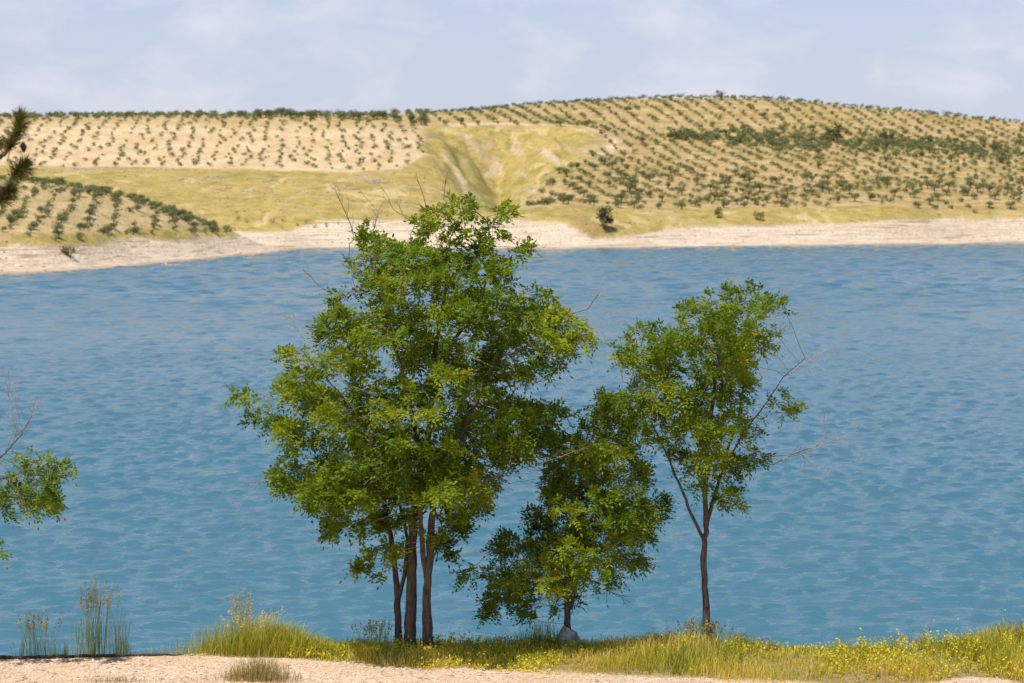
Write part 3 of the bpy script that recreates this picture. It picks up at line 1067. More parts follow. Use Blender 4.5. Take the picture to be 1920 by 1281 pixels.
def crown_points(outline, Y, depth, clumps, per, spread, r, holes=(), fill=0.15, pull=26):
    """clumps of growth inside the crown's outline, given depth like a rounded body"""
    o = np.asarray(outline, float)
    lo, hi = o.min(0), o.max(0)
    cen = []
    tries = 0
    dmax = None
    while len(cen) < clumps and tries < 60:
        tries += 1
        q = r.uniform(lo, hi, (4000, 2))
        d = poly_dist(q[:, 0], q[:, 1], o)
        ok = in_poly(q[:, 0], q[:, 1], o)
        if dmax is None:
            dmax = d[ok].max()
        ok &= d > 6
        for h in holes:
            ok &= np.hypot((q[:, 0] - h[0]) / h[2], (q[:, 1] - h[1]) / h[3]) > 1
        q, d = q[ok], d[ok]
        dd = r.uniform(-1, 1, len(q)) * depth * np.sqrt(np.clip(d / (0.6 * dmax), 0.03, 1))
        for (px, py), e, di in zip(q, dd, d):
            p = P(px, py, Y + e)
            if all(np.linalg.norm(p - c[0]) > spread * 0.95 for c in cen):
                cen.append((p, di))
            if len(cen) >= clumps:
                break
    pts = []
    for p, di in cen:
        s = min(spread, max(0.09, di * Y / F * 0.75))
        m = int(per * r.uniform(0.55, 1.35) * (s / spread) ** 0.8) + 3
        off = unit(r.normal(0, 1, (m, 3))) * (r.random((m, 1)) ** 0.4) * s
        off[:, 2] *= 0.5
        pts.append(p + off)
    return np.concatenate(pts), np.array([c[0] for c in cen])


def dead_points(lines, Y, r, n=26, fuzz=0.07):
    out = []
    for ln in lines:
        ln, dy, fz = ln
        a = np.array([P(px, py, Y + dy) for px, py in ln])
        seg = np.linalg.norm(np.diff(a, axis=0), axis=1)
        cum = np.concatenate([[0], np.cumsum(seg)])
        m = max(4, int(n * cum[-1]))
        s = np.sort(r.uniform(0, cum[-1], m))
        q = np.stack([np.interp(s, cum, a[:, c]) for c in range(3)], -1)
        out.append(q + r.normal(0, fz, (m, 3)))
    return np.concatenate(out) if out else np.zeros((0, 3))


def grow_tree(name, label, Y, base_px, seeds_px, outline, depth, clumps, per, spread, trunk_r, seed,
              leaf, dead=(), holes=(), leaves_per_tip=5, extra=(), thin=((0, 2000), (1, 1)), cat='tree', kill=0.16):
    r = np.random.default_rng(seed)
    live, centres = crown_points(outline, Y, depth, clumps, per, spread, r, holes)
    for poly, nc, dp_, yo in extra:
        more, _ = crown_points(poly, Y + yo, dp_, nc, per, spread, r)
        live = np.concatenate([live, more])
    dp = dead_points(dead, Y, r)
    att = live
    seeds = []
    for pts, link in seeds_px:
        w = [P(px, py, Y + dy) for px, py, dy in pts]
        if link:
            f = (lambda w0: (lambda pos: int(np.argmin(np.linalg.norm(np.array(pos) - w0, axis=1)))))(w[0])
            seeds.append((w, f))
        else:
            g = float(bank_z(np.array([w[0][0]]), np.array([w[0][1]]))[0])
            w[0][2] = g - 0.12
            seeds.append((w, None))
    X, par, sid, ns = colonize(seeds, att, 0.085, 1.2, kill, 130, 0.06, r)
    # dead limbs: forked, bare, joined to the nearest live wood
    ex, ep = [], []
    n0 = len(X)

    def dead_limb(pts, parent, level):
        seg = np.linalg.norm(np.diff(pts, axis=0), axis=1)
        cum = np.concatenate([[0], np.cumsum(seg)])
        m = max(3, int(cum[-1] / 0.07))
        sv = np.linspace(0, cum[-1], m)
        q = np.stack([np.interp(sv, cum, pts[:, c]) for c in range(3)], -1)
        q[1:] += np.cumsum(r.normal(0, 0.006, (m - 1, 3)), 0)
        ids = []
        for k in range(m):
            ex.append(q[k])
            ep.append(parent)
            parent = n0 + len(ex) - 1
            ids.append(parent)
        if level < 1:
            for _ in range(int(r.integers(2, 5))):
                k = int(r.integers(m // 4, m - 1))
                d = unit(q[k + 1] - q[k])
                d = unit(d + unit(r.normal(0, 1, 3)) * 0.62)
                L = cum[-1] * r.uniform(0.2, 0.42)
                dead_limb(np.array([q[k] + d * 0.03, q[k] + d * L * 0.5, q[k] + unit(d + r.normal(0, 0.2, 3)) * L]), ids[k], level + 1)

    for ln, dy, fz in dead:
        pts = np.array([P(px, py, Y + dy) for px, py in ln])
        j = int(np.argmin(np.linalg.norm(X - pts[0], axis=1)))
        pts = np.concatenate([[X[j] * 0.9 + pts[0] * 0.1], pts])
        dead_limb(pts, j, 0)
    if ex:
        X = np.concatenate([X, np.array(ex)])
        par = np.concatenate([par, np.array(ep)])
        sid = np.concatenate([sid, np.full(len(ex), -1)])
    nn = len(X)
    # children, tips, thickness
    kids = [[] for _ in range(nn)]
    for k in range(nn):
        if par[k] >= 0:
            kids[par[k]].append(k)
    order = np.argsort([0] * nn)
    depth_order = list(range(nn))
    # parents always precede children in index order
    EXP = 2.35
    rad = np.zeros(nn)
    acc = np.zeros(nn)
    tipd = np.zeros(nn, int)
    for k in range(nn - 1, -1, -1):
        rad[k] = (acc[k] if acc[k] > 0 else 0.0032 ** EXP) ** (1 / EXP)
        if par[k] >= 0:
            acc[par[k]] += rad[k] ** EXP
    steps_to_tip = np.zeros(nn, int)
    for k in range(nn - 1, -1, -1):
        if kids[k]:
            steps_to_tip[k] = 1 + min(steps_to_tip[c] for c in kids[k])
    # match the trunks' real girth, fading out towards the twigs
    for s, (pts, link) in enumerate(seeds):
        ids = np.where(sid == s)[0]
        want = trunk_r[s]
        t = np.linspace(0, 1, len(ids))
        target = want[0] + (want[1] - want[0]) * t
        if not link:
            target = target * (1 + 0.35 * np.exp(-t * 14))
        rad[ids] = target
    for k in range(ns, nn):
        rad[k] = min(rad[k], rad[par[k]] * 0.92 if par[k] < ns else rad[par[k]])
    rad = np.maximum(rad, 0.0030)
    bare = np.zeros(nn, bool)
    bare[n0:] = True
    rad = np.where(bare, np.maximum(rad, 0.0026), rad)
    origin = np.array([X[0][0], X[0][1], X[0][2] + 0.12])
    root = obj(name, None, loc=tuple(origin), label=label, cat=cat)
    # trunks: seed chains, one mesh each
    stems = {}
    for s, (pts, link) in enumerate(seeds):
        ids = np.where(sid == s)[0]
        chain = list(ids)
        if link:
            chain = [par[ids[0]]] + chain
        sides = 12 if rad[ids[0]] > 0.05 else 8
        rr_ = rad[chain] * (1 + 0.10 * (noise3(X[chain] * 5, 3) - 0.5))
        if link:
            rr_[0] = rr_[1]
        v, f = tube(X[chain] - origin, rr_, sides)
        # rough, fluted bark outline
        ctr = np.repeat(X[chain] - origin, sides, 0)
        v = ctr + (v - ctr) * (1 + 0.28 * (noise3((v + 7) * np.array([26, 26, 5]), 8)[:, None] - 0.5))
        obj('branch' if link else 'trunk', mesh_from('wood', v, f, M_BARK, smooth=True), root)
    # every limb that leaves a trunk is a branch of its own
    limb = np.full(nn, -1)
    for k in range(ns, nn):
        limb[k] = k if par[k] < ns or (bare[k] and not bare[par[k]]) else limb[par[k]]
    chains = {}
    used = np.zeros(nn, bool)
    for k in range(ns, nn):
        if used[k]:
            continue
        ch = [par[k], k]
        used[k] = True
        c = k
        while kids[c]:
            c = max(kids[c], key=lambda q: rad[q])
            used[c] = True
            ch.append(c)
        chains.setdefault(limb[k], []).append(ch)
    size = {q: sum(len(c) for c in v) for q, v in chains.items()}
    big = sorted(size, key=lambda q: -size[q])[:60]
    small = Acc()
    for q in chains:
        ac = Acc() if q in big else small
        isd = np.mean([bare[c[-1]] for c in chains[q]]) > 0.5
        for ch in chains[q]:
            rr_ = rad[ch].copy()
            rr_[0] = rr_[1]
            v, f = tube(X[ch] - origin, rr_, 6 if rr_[0] > 0.012 else 4)
            ac.add(v, f)
        if q in big:
            obj('branch', ac.mesh('branch', M_TWIG if isd else M_LIMB, True), root)
    pick = np.where(bare[ns:])[0] + ns
    pick = np.concatenate([pick[r.random(len(pick)) < 0.45], r.choice(np.arange(ns, nn), (nn - ns) // 9)])
    for k in pick:
        tg = unit(X[k] - X[par[k]])
        L = r.uniform(0.06, 0.22) * (1.0 if bare[k] else 1.3)
        d = unit(tg * 0.8 + unit(r.normal(0, 1, 3)) * 0.7 + np.array([0, 0, 0.12]))
        m1 = X[k] + d * L * 0.5
        m2 = m1 + unit(d + r.normal(0, 0.25, 3)) * L * 0.5
        v, f = tube(np.array([X[k], m1, m2]) - origin, [0.0026, 0.0022, 0.0012], 3)
        small.add(v, f)
        if r.random() < 0.6:
            d2 = unit(d + r.normal(0, 0.5, 3))
            v, f = tube(np.array([m1, m1 + d2 * L * 0.25, m1 + d2 * L * 0.45]) - origin, [0.0026, 0.002, 0.0012], 3)
            small.add(v, f)
    if small.n:
        obj('twigs', small.mesh('twigs', M_TWIG, True), root, kind='stuff')
    # leaves on the last shoots
    lk = [k for k in range(ns, nn) if steps_to_tip[k] <= 2 and not bare[k]]
    lk = np.array(lk)
    dens = noise3(X[lk] / 0.33, seed + 5)
    cnt = np.where(steps_to_tip[lk] == 0, leaves_per_tip, leaves_per_tip * 0.55) * np.clip(0.35 + 1.4 * dens, 0.2, 1.7)
    cnt = cnt * np.interp(proj(X[lk])[1], *thin)
    cnt = np.floor(cnt + r.random(len(lk))).astype(int)
    rep = np.repeat(lk, cnt)
    tang = unit(X[rep] - X[par[rep]])
    ax = unit(tang * 0.6 + r.normal(0, 0.62, (len(rep), 3)) + np.array([0, 0, 0.18]))
    base = X[rep] + r.normal(0, 0.02, (len(rep), 3))
    v, f = pinnate_leaves(base, ax, r, *leaf)
    nl = leaf[1]
    cv = noise3(X[rep] / 0.5, seed + 9)
    var = np.clip(0.10 + 0.75 * cv + r.normal(0, 0.07, len(rep)), 0, 0.95)
    var = np.where(r.random(len(rep)) < 0.002, 1.0, var)
    obj('crown', mesh_from('crown', v - origin, f, M_LEAF, {'var': np.repeat(var, nl * 4)}), root, kind='stuff')
    print(name, 'nodes', nn, 'attr', len(att), 'leaves', len(rep), 'tris', 2 * len(f))
    return root


BIG = [(420, 752), (455, 722), (495, 748), (508, 700), (530, 640), (572, 620), (590, 560), (640, 545), (648, 490), (635, 437), (665, 422), (700, 392), (740, 385), (765, 425),
       (790, 388), (828, 366), (870, 352), (888, 380), (882, 425), (912, 402), (945, 375), (972, 365), (965, 410), (942, 460), (975, 458), (996, 415), (1020, 420), (1006, 458), (978, 492),
       (985, 522), (1035, 498), (1052, 530), (1042, 562), (1098, 575), (1130, 608), (1110, 652), (1062, 690), (1005, 720), (1035, 760), (1045, 800), (1030, 850), (985, 880), (935, 915),
       (935, 975), (885, 988), (850, 1035), (828, 1060), (815, 1000), (775, 985), (745, 1000), (742, 1072), (690, 1082), (652, 1058), (695, 1035), (640, 1020), (600, 1000), (560, 955), (515, 935), (472, 898),
       (505, 862), (540, 850), (488, 812), (452, 775)]
grow_tree('locust_tree', 'largest leafy tree with three close trunks, standing over the yellow weeds', 26.6, (770, 1205),
          [([(768, 1215, 0), (771, 1120, 0.02), (773, 1010, 0.0), (782, 920, 0.02), (806, 800, 0.05), (815, 660, 0.0), (836, 540, 0.0)], False),
           ([(748, 1205, 0.25), (745, 1110, 0.25), (737, 1030, 0.25), (722, 950, 0.3), (690, 850, 0.3), (640, 740, 0.2)], False),
           ([(803, 1222, -0.15), (800, 1130, -0.15), (806, 1040, -0.2), (812, 950, -0.25), (850, 850, -0.35), (900, 740, -0.4), (940, 650, -0.4)], False),
           ([(792, 870, 0.03), (760, 720, -0.2), (730, 610, -0.3), (705, 540, -0.3)], True),
           ([(812, 700, 0.0), (850, 640, 0.3), (900, 570, 0.4), (925, 480, 0.4)], True),
           ([(775, 960, 0.0), (820, 860, 0.5), (900, 790, 0.9), (960, 740, 1.0)], True),
           ([(747, 1125, 0.25), (758, 1080, 0.2), (764, 1010, 0.3), (740, 900, 0.5), (700, 800, 0.7)], True),
           ([(801, 1095, -0.15), (794, 1045, -0.2), (788, 970, -0.4), (765, 870, -0.7), (745, 780, -0.9)], True)],
          BIG, 1.8, 275, 36, 0.31, [(0.076, 0.024), (0.050, 0.018), (0.066, 0.018), (0.042, 0.014), (0.034, 0.012), (0.04, 0.012), (0.03, 0.012), (0.042, 0.014)], 3,
          (0.16, 7, 0.070, 0.034), holes=[(700, 800, 22, 16), (960, 945, 40, 22), (720, 690, 26, 20), (860, 640, 24, 20), (640, 760, 20, 14)], leaves_per_tip=7.6, thin=((380, 560, 760), (0.85, 0.78, 1.0)),
          extra=[([(480, 880), (560, 830), (700, 830), (830, 850), (940, 860), (940, 930), (900, 985), (840, 990), (800, 975), (740, 1000), (700, 1010), (620, 1010), (560, 960)], 55, 1.5, -0.3),
                 ([(640, 1065), (700, 1030), (745, 1025), (745, 1075), (690, 1085)], 10, 0.3, 0.0), ([(820, 985), (880, 975), (880, 1000), (850, 1050), (825, 1060)], 10, 0.3, 0.2),
                 ([(880, 720), (1000, 720), (1050, 780), (1040, 850), (960, 890), (880, 870)], 30, 1.0, 0.0),
                 ([(950, 570), (1045, 545), (1130, 610), (1105, 655), (1000, 720), (920, 680)], 20, 0.7, 0.0),
                 ([(640, 445), (740, 392), (870, 357), (965, 375), (985, 520), (640, 540)], 26, 0.7, 0.0)],
          dead=[([(640, 560), (600, 540), (565, 508)], 0.2, 0.03), ([(650, 640), (590, 610), (530, 592)], -0.3, 0.05), ([(640, 655), (570, 640), (545, 600)], 0.3, 0.06),
                ([(520, 900), (485, 905), (450, 903)], 0, 0.04), ([(660, 430), (645, 395), (630, 365)], 0.1, 0.02), ([(705, 400), (690, 380), (672, 360)], -0.1, 0.02),
                ([(740, 395), (730, 372), (718, 350)], 0.2, 0.02), ([(800, 390), (792, 360), (782, 340)], 0.1, 0.02), ([(832, 375), (834, 350), (838, 325)], 0, 0.015),
                ([(1100, 580), (1115, 560), (1130, 545)], 0, 0.03), ([(700, 740), (650, 720), (610, 650)], -0.9, 0.10), ([(830, 930), (900, 900), (1000, 880), (1095, 850)], -0.8, 0.05),
                ([(720, 880), (660, 800), (620, 760)], -1.1, 0.10), ([(880, 760), (840, 740), (800, 700)], -1.0, 0.10), ([(1000, 720), (1040, 700), (1062, 675)], 0, 0.03)])
MIDL = [(1075, 760), (1105, 735), (1140, 715), (1185, 750), (1200, 800), (1215, 850), (1232, 905), (1268, 945), (1258, 990), (1232, 1010), (1220, 1060), (1170, 1075), (1150, 1105), (1100, 1120), (1085, 1150),
        (1045, 1150), (985, 1190), (972, 1150), (935, 1140), (888, 1185), (905, 1120), (840, 1090), (870, 1060), (905, 1040), (920, 985), (980, 975), (1000, 930), (1010, 860), (1045, 820)]
grow_tree('locust_tree', 'low bushy dark green tree behind the pale rock, between two taller trees', 27.1, (1068, 1195),
          [([(1066, 1205, 0), (1064, 1130, 0), (1066, 1060, 0), (1080, 960, 0), (1095, 860, 0)], False),
           ([(1070, 1140, 0), (1082, 1080, -0.1), (1110, 1010, -0.2), (1160, 950, -0.3)], True),
           ([(1066, 1110, 0), (1030, 1060, 0.1), (980, 1050, 0.2)], True)],
          MIDL, 1.3, 135, 32, 0.31, [(0.050, 0.018), (0.034, 0.012), (0.03, 0.012)], 8, (0.18, 9, 0.062, 0.028), leaves_per_tip=7, extra=[([(985, 770), (1080, 740), (1140, 720), (1195, 790), (1225, 900), (1130, 950), (1005, 930)], 40, 0.9, 0.1), ([(890, 1175), (905, 1110), (980, 1090), (1060, 1100), (1040, 1150), (985, 1188), (960, 1145)], 14, 0.5, 0.0)],
          holes=[(960, 945, 45, 25), (1120, 1090, 25, 14)],
          dead=[([(1100, 840), (1070, 850), (1040, 880)], -0.7, 0.03), ([(1130, 1100), (1150, 1115), (1175, 1120)], 0, 0.03)])
RIGHT = [(1290, 548), (1340, 530), (1400, 524), (1466, 538), (1470, 572), (1440, 608), (1462, 650), (1436, 700), (1418, 742), (1460, 752), (1545, 768), (1510, 786), (1440, 790), (1418, 850), (1480, 846),
         (1540, 838), (1445, 872), (1402, 905), (1392, 965), (1345, 960), (1322, 930), (1280, 905), (1238, 868), (1195, 830), (1160, 800), (1128, 765), (1155, 710), (1140, 660), (1188, 592), (1235, 602), (1268, 572)]
grow_tree('locust_tree', 'slender airy tree on a single bare brown trunk', 26.8, (1325, 1200),
          [([(1327, 1210, 0), (1325, 1150, 0), (1319, 1060, 0), (1324, 985, 0), (1322, 900, 0), (1330, 800, 0), (1345, 690, 0), (1350, 600, 0)], False),
           ([(1318, 1010, 0), (1295, 960, -0.05), (1262, 880, -0.1), (1238, 825, -0.15), (1205, 760, -0.15)], True),
           ([(1324, 990, 0), (1340, 930, 0.15), (1360, 860, 0.2), (1385, 780, 0.25), (1400, 690, 0.25)], True),
           ([(1345, 900, 0.1), (1390, 820, 0.0), (1440, 750, -0.1), (1470, 705, -0.15), (1510, 672, -0.15)], True)],
          RIGHT, 1.1, 140, 26, 0.30, [(0.051, 0.014), (0.024, 0.008), (0.028, 0.010), (0.014, 0.004)], 21, (0.16, 7, 0.063, 0.030), leaves_per_tip=7.5,
          holes=[(1300, 820, 26, 20), (1440, 690, 30, 30), (1270, 700, 20, 16)],
          dead=[([(1470, 710), (1510, 680), (1548, 652)], -0.15, 0.035), ([(1440, 872), (1500, 850), (1560, 832), (1605, 812)], 0.1, 0.03), ([(1445, 640), (1465, 615), (1485, 598)], 0, 0.025), ([(1500, 850), (1530, 880), (1545, 885)], 0, 0.02)])
LEFT = [(-330, 640), (-240, 560), (-170, 600), (-120, 720), (-60, 850), (0, 880), (50, 858), (95, 845), (135, 846), (142, 885), (118, 920), (128, 955), (70, 985), (20, 965), (-20, 985), (5, 1012), (38, 1040), (10, 1052), (-80, 1045),
        (-200, 1060), (-330, 1000), (-400, 820)]
grow_tree('locust_tree', 'leafy branch tips and bare grey twigs reaching in at the left edge', 25.6, (-180, 1210),
          [([(-180, 1235, 0), (-182, 1100, 0), (-175, 980, 0), (-190, 800, 0), (-200, 700, 0)], False),
           ([(-176, 1000, 0), (-100, 945, 0), (-20, 905, 0), (60, 880, 0)], True),
           ([(-180, 950, 0), (-90, 915, 0.2), (-30, 885, 0.2), (10, 850, 0.2), (40, 815, 0.2), (60, 780, 0.2)], True)],
          LEFT, 0.7, 90, 24, 0.28, [(0.08, 0.02), (0.028, 0.008), (0.022, 0.005)], 33, (0.15, 7, 0.060, 0.030), leaves_per_tip=6, extra=[([(-60, 880), (20, 875), (60, 855), (100, 843), (138, 846), (144, 890), (118, 915), (130, 955), (70, 988), (20, 965), (-60, 960)], 45, 0.5, 0.0), ([(-60, 1005), (0, 1008), (40, 1038), (10, 1054), (-60, 1050)], 14, 0.3, 0.0)],
          dead=[([(40, 815), (62, 780), (75, 745)], 0.2, 0.03), ([(10, 850), (25, 800), (15, 740), (5, 690)], 0.2, 0.06), ([(20, 840), (40, 790), (30, 730)], 0.2, 0.05), ([(-20, 870), (0, 800), (-10, 730)], 0.2, 0.05)])

# ------------------------------------------------------------------ pine reaching in from the side
def make_pine():
    r = np.random.default_rng(4)
    Y, NN = 15.5, 620
    gx0 = (-420 - 960) * Y / F
    g = float(bank_z(np.array([gx0]), np.array([Y]))[0])
    base = np.array([gx0, Y, g])
    root = obj('pine_tree', None, loc=tuple(base), label='dark pine branch with long needles and cones at the upper left edge', cat='pine tree')
    trunk = [(gx0, Y, g - 0.1)] + [tuple(P(px, py, Y)) for px, py in ((-415, 900), (-430, 600), (-420, 350), (-425, 150), (-420, -150))]
    v, f = tube(np.array(trunk) - base, [0.17, 0.14, 0.12, 0.10, 0.085, 0.05], 12)
    obj('trunk', mesh_from('trunk', v, f, M_BARK, smooth=True), root)
    limbs = [[(-420, 420), (-250, 400), (-120, 345), (-40, 312), (5, 292), (22, 272), (34, 245), (38, 222)],
             [(-60, 322), (-30, 345), (10, 352), (30, 325), (45, 312)],
             [(-50, 318), (-20, 360), (0, 380), (18, 358)],
             [(-420, 330), (-250, 270), (-120, 240), (-40, 262), (-8, 268)],
             [(-420, 300), (-520, 250), (-600, 260)], [(-420, 180), (-330, 120), (-240, 110)], [(-425, 120), (-520, 60), (-600, 70)], [(-420, 480), (-530, 460), (-620, 480)]]
    ac = Acc()
    for li, ln in enumerate(limbs):
        w = np.array([P(px, py, Y + 0.05 * li) for px, py in ln])
        if li in (0, 3, 4, 5, 6, 7):
            w[0, 1] = Y
        s = np.linspace(0, 1, 30)
        t = np.linspace(0, 1, len(w))
        w = np.stack([np.interp(s, t, w[:, c]) for c in range(3)], -1)
        rd = np.linspace(0.03 if li in (0, 3) else 0.018, 0.006, 30)
        v, f = tube(w - base, rd, 7)
        br = obj('branch', mesh_from('branch', v, f, M_BARK, smooth=True), root)
        tail = w[-11:]
        q = tail[r.integers(0, 11, NN)] + r.normal(0, 0.004, (NN, 3))
        tan = unit(w[-1] - w[-6])
        d = unit(tan * 0.75 + r.normal(0, 0.55, (NN, 3)))
        L = r.uniform(0.08, 0.15, (NN, 1))
        sd = unit(np.cross(d, r.normal(0, 1, (NN, 3)))) * 0.0026
        mid = q + d * L * 0.55 - np.array([0, 0, 0.004])
        e = q + d * L - np.array([0, 0, 0.012])
        vv = np.stack([q - sd, q + sd, mid + sd, mid - sd, e], 1)
        i = np.arange(NN)[:, None] * 5
        ac.add(vv.reshape(-1, 3) - base, i + np.array([[0, 1, 2, 3]]), np.repeat(np.clip(r.normal(0.5, 0.25, NN), 0, 1), 5))
        ac.f.append((i + np.array([[3, 2, 4]])) + ac.n - len(vv) * 5)
    obj('needles', ac.mesh('needles', M_NEEDLE), root, kind='stuff')
    for px, py in ((20, 271), (44, 276), (3, 365), (-4, 358)):
        c = P(px, py, Y - 0.02)
        ac = Acc()
        ax = unit(np.array([r.normal(0, 0.4), r.normal(0, 0.3), -0.8]))
        u = unit(np.cross(ax, [0.3, 1, 0.1]))
        w = np.cross(ax, u)
        t = np.linspace(0, 1, 7)
        v, f = tube(c - base + (t[:, None] - 0.5) * ax * 0.07, 0.021 * np.sin(np.pi * (0.12 + 0.85 * t)), 8)
        ac.add(v, f)
        for k in range(46):                                     # overlapping woody scales
            tt = k / 46
            an = k * 2.399
            rd = 0.023 * math.sin(math.pi * (0.12 + 0.85 * tt))
            n_ = u * math.cos(an) + w * math.sin(an)
            sd = np.cross(ax, n_)
            p0 = c - base + ax * (tt - 0.5) * 0.07 + n_ * rd * 0.8
            ac.add(np.array([p0 - sd * .006, p0 + sd * .006, p0 + n_ * .008 + ax * .009 + sd * .004, p0 + n_ * .008 + ax * .009 - sd * .004]), np.array([[0, 1, 2, 3]]))
        obj('cone', ac.mesh('cone', M_CONE), root)


make_pine()


# ------------------------------------------------------------------ grass, weeds, stones on the bank
def blades(x, y, h, w, lean, r, var, zoff=0.0):
    k = len(x)
    z = bank_z(x, y) - 0.02 + zoff
    b = np.stack([x, y, z], -1)
    an = r.uniform(0, 2 * np.pi, k)
    d = np.stack([np.cos(an), np.sin(an), np.zeros(k)], -1) * lean[:, None] + r.normal(0, 0.03, (k, 3)) * np.array([1, 1, 0])
    sd = np.stack([-np.sin(an + r.normal(0, 1, k)), np.cos(an), np.zeros(k)], -1) * w[:, None]
    up = np.array([0, 0, 1.0])
    m1 = b + (up * 0.45 + d * 0.25) * h[:, None]
    m2 = b + (up * 0.80 + d * 0.65) * h[:, None]
    e = b + (up * 1.0 + d * 1.15) * h[:, None]
    v = np.stack([b - sd, b + sd, m1 - sd * .9, m1 + sd * .9, m2 - sd * .6, m2 + sd * .6, e], 1).reshape(-1, 3)
    i = np.arange(k)[:, None] * 7
    f4 = np.concatenate([i + np.array([[0, 1, 3, 2]]), i + np.array([[2, 3, 5, 4]])])
    f3 = i + np.array([[4, 5, 6]])
    return v, f4, f3, np.repeat(var, 7), e


def add_blades(ac, bl):
    v, f4, f3, a, e = bl
    n0 = ac.n
    ac.add(v, f4, a)
    ac.f.append(f3 + n0)
    return e


def leaflets(ac, c, size, r, var, flat=0.4):
    k = len(c)
    nrm = unit(r.normal(0, 1, (k, 3)) + np.array([0, -0.3, flat]))
    a = unit(np.cross(nrm, r.normal(0, 1, (k, 3))))
    b = np.cross(nrm, a)
    s = (size * r.uniform(0.6, 1.4, k))[:, None]
    v = np.stack([c - a * s, c - b * s * 0.5, c + a * s, c + b * s * 0.5], 1).reshape(-1, 3)
    ac.add(v, np.arange(k * 4).reshape(k, 4), np.repeat(var, 4))


# height of the growth along the bank (x in metres)
GROWTH = [(-9, 0.03), (-4.5, 0.05), (-4.25, 0.22), (-3.6, 0.32), (-2.9, 0.28), (-2.5, 0.20), (-2.0, 0.18), (-1.3, 0.20), (-0.6, 0.15), (0.2, 0.12), (1.0, 0.14), (1.6, 0.17), (2.1, 0.20), (2.6, 0.24), (3.1, 0.17), (3.6, 0.10), (4.0, 0.13), (4.6, 0.19), (5.4, 0.20), (6.2, 0.25), (7, 0.38), (9, 0.36)]


def front_back(x):
    fr = np.interp(x, *np.array(GRAVEL).T)
    fr = fr + (noise2(x * 1.7, x * 0, 12) - 0.5) * 0.35 * (x > -3)
    bk = np.interp(x, *np.array(EDGE).T) + 0.35
    return fr, bk


def verge(name, k, mat, seed, hs, w, varmu, label, cat, tips=None):
    r = np.random.default_rng(seed)
    x = r.uniform(-4.5, 8.2, k * 3)
    fr, bk = front_back(x)
    y = fr + 0.02 + (bk - fr) * r.random(k * 3)
    patch = fbm2(x * 1.6, y * 1.6, seed, 3)
    ok = (fr < bk) & (r.random(k * 3) < np.clip((patch - 0.30) * 4, 0.12, 1)) & (r.random(k * 3) < np.clip(0.25 + (y - fr) / 0.5, 0, 1))
    x, y, patch = x[ok][:k], y[ok][:k], patch[ok][:k]
    g = np.interp(x, *np.array(GROWTH).T) * (0.35 + 1.3 * noise2(x * 1.9, y * 1.9, seed + 3))
    k = len(x)
    h = g * hs * r.uniform(0.45, 1.15, k) * np.clip(0.45 + (y - front_back(x)[0]) / 0.7, 0.4, 1)
    ac = Acc()
    var = np.clip(varmu + 1.7 * (fbm2(x * 1.2, y * 1.2, seed + 20, 2) - 0.5) + r.normal(0, 0.2, k), 0, 1)
    e = add_blades(ac, blades(x, y, h, np.full(k, w), r.uniform(0.05, 0.55, k), r, var))
    obj(name, ac.mesh(name, mat), kind='stuff', label=label, cat=cat)
    return e, h


verge('verge_grass', 23000, M_GRASS, 61, 1.05, 0.0048, 0.40, 'dry yellow green grass along the bank', 'grass')
# yellow flowering weeds: thin stalks carrying many small heads
r = np.random.default_rng(71)
k = 2900
x = r.uniform(-4.0, 8.2, k * 2)
fr, bk = front_back(x)
y = fr + 0.05 + (bk - fr) * r.random(k * 2)
pt = fbm2(x * 1.1, y * 1.1, 91, 3)
ok = r.random(k * 2) < np.clip((pt - 0.43) * 7, 0.02, 1)
x, y = x[ok][:k], y[ok][:k]
k = len(x)
h = np.interp(x, *np.array(GROWTH).T) * r.uniform(0.45, 1.25, k) * (0.6 + 0.8 * noise2(x * 1.3, y * 1.3, 44)) * np.clip(0.4 + (y - front_back(x)[0]) / 0.6, 0.4, 1) * (1 + 0.6 * (r.random(k) < 0.05))
ac = Acc()
e = add_blades(ac, blades(x, y, h, np.full(k, 0.0022), r.uniform(0.02, 0.3, k), r, np.full(k, 0.15)))
b = np.stack([x, y, bank_z(x, y)], -1)
for q in range(6):
    t = r.uniform(0.35, 1.03, k)[:, None]
    leaflets(ac, b + (e - b) * t + r.normal(0, 0.018, (k, 3)), 0.018, r, np.clip(r.normal(0.45 + 0.35 * t[:, 0], 0.2), 0, 1))
obj('yellow_weeds', ac.mesh('yellow_weeds', M_FLOWER), kind='stuff', label='yellow flowering weeds along the bank', cat='weeds')


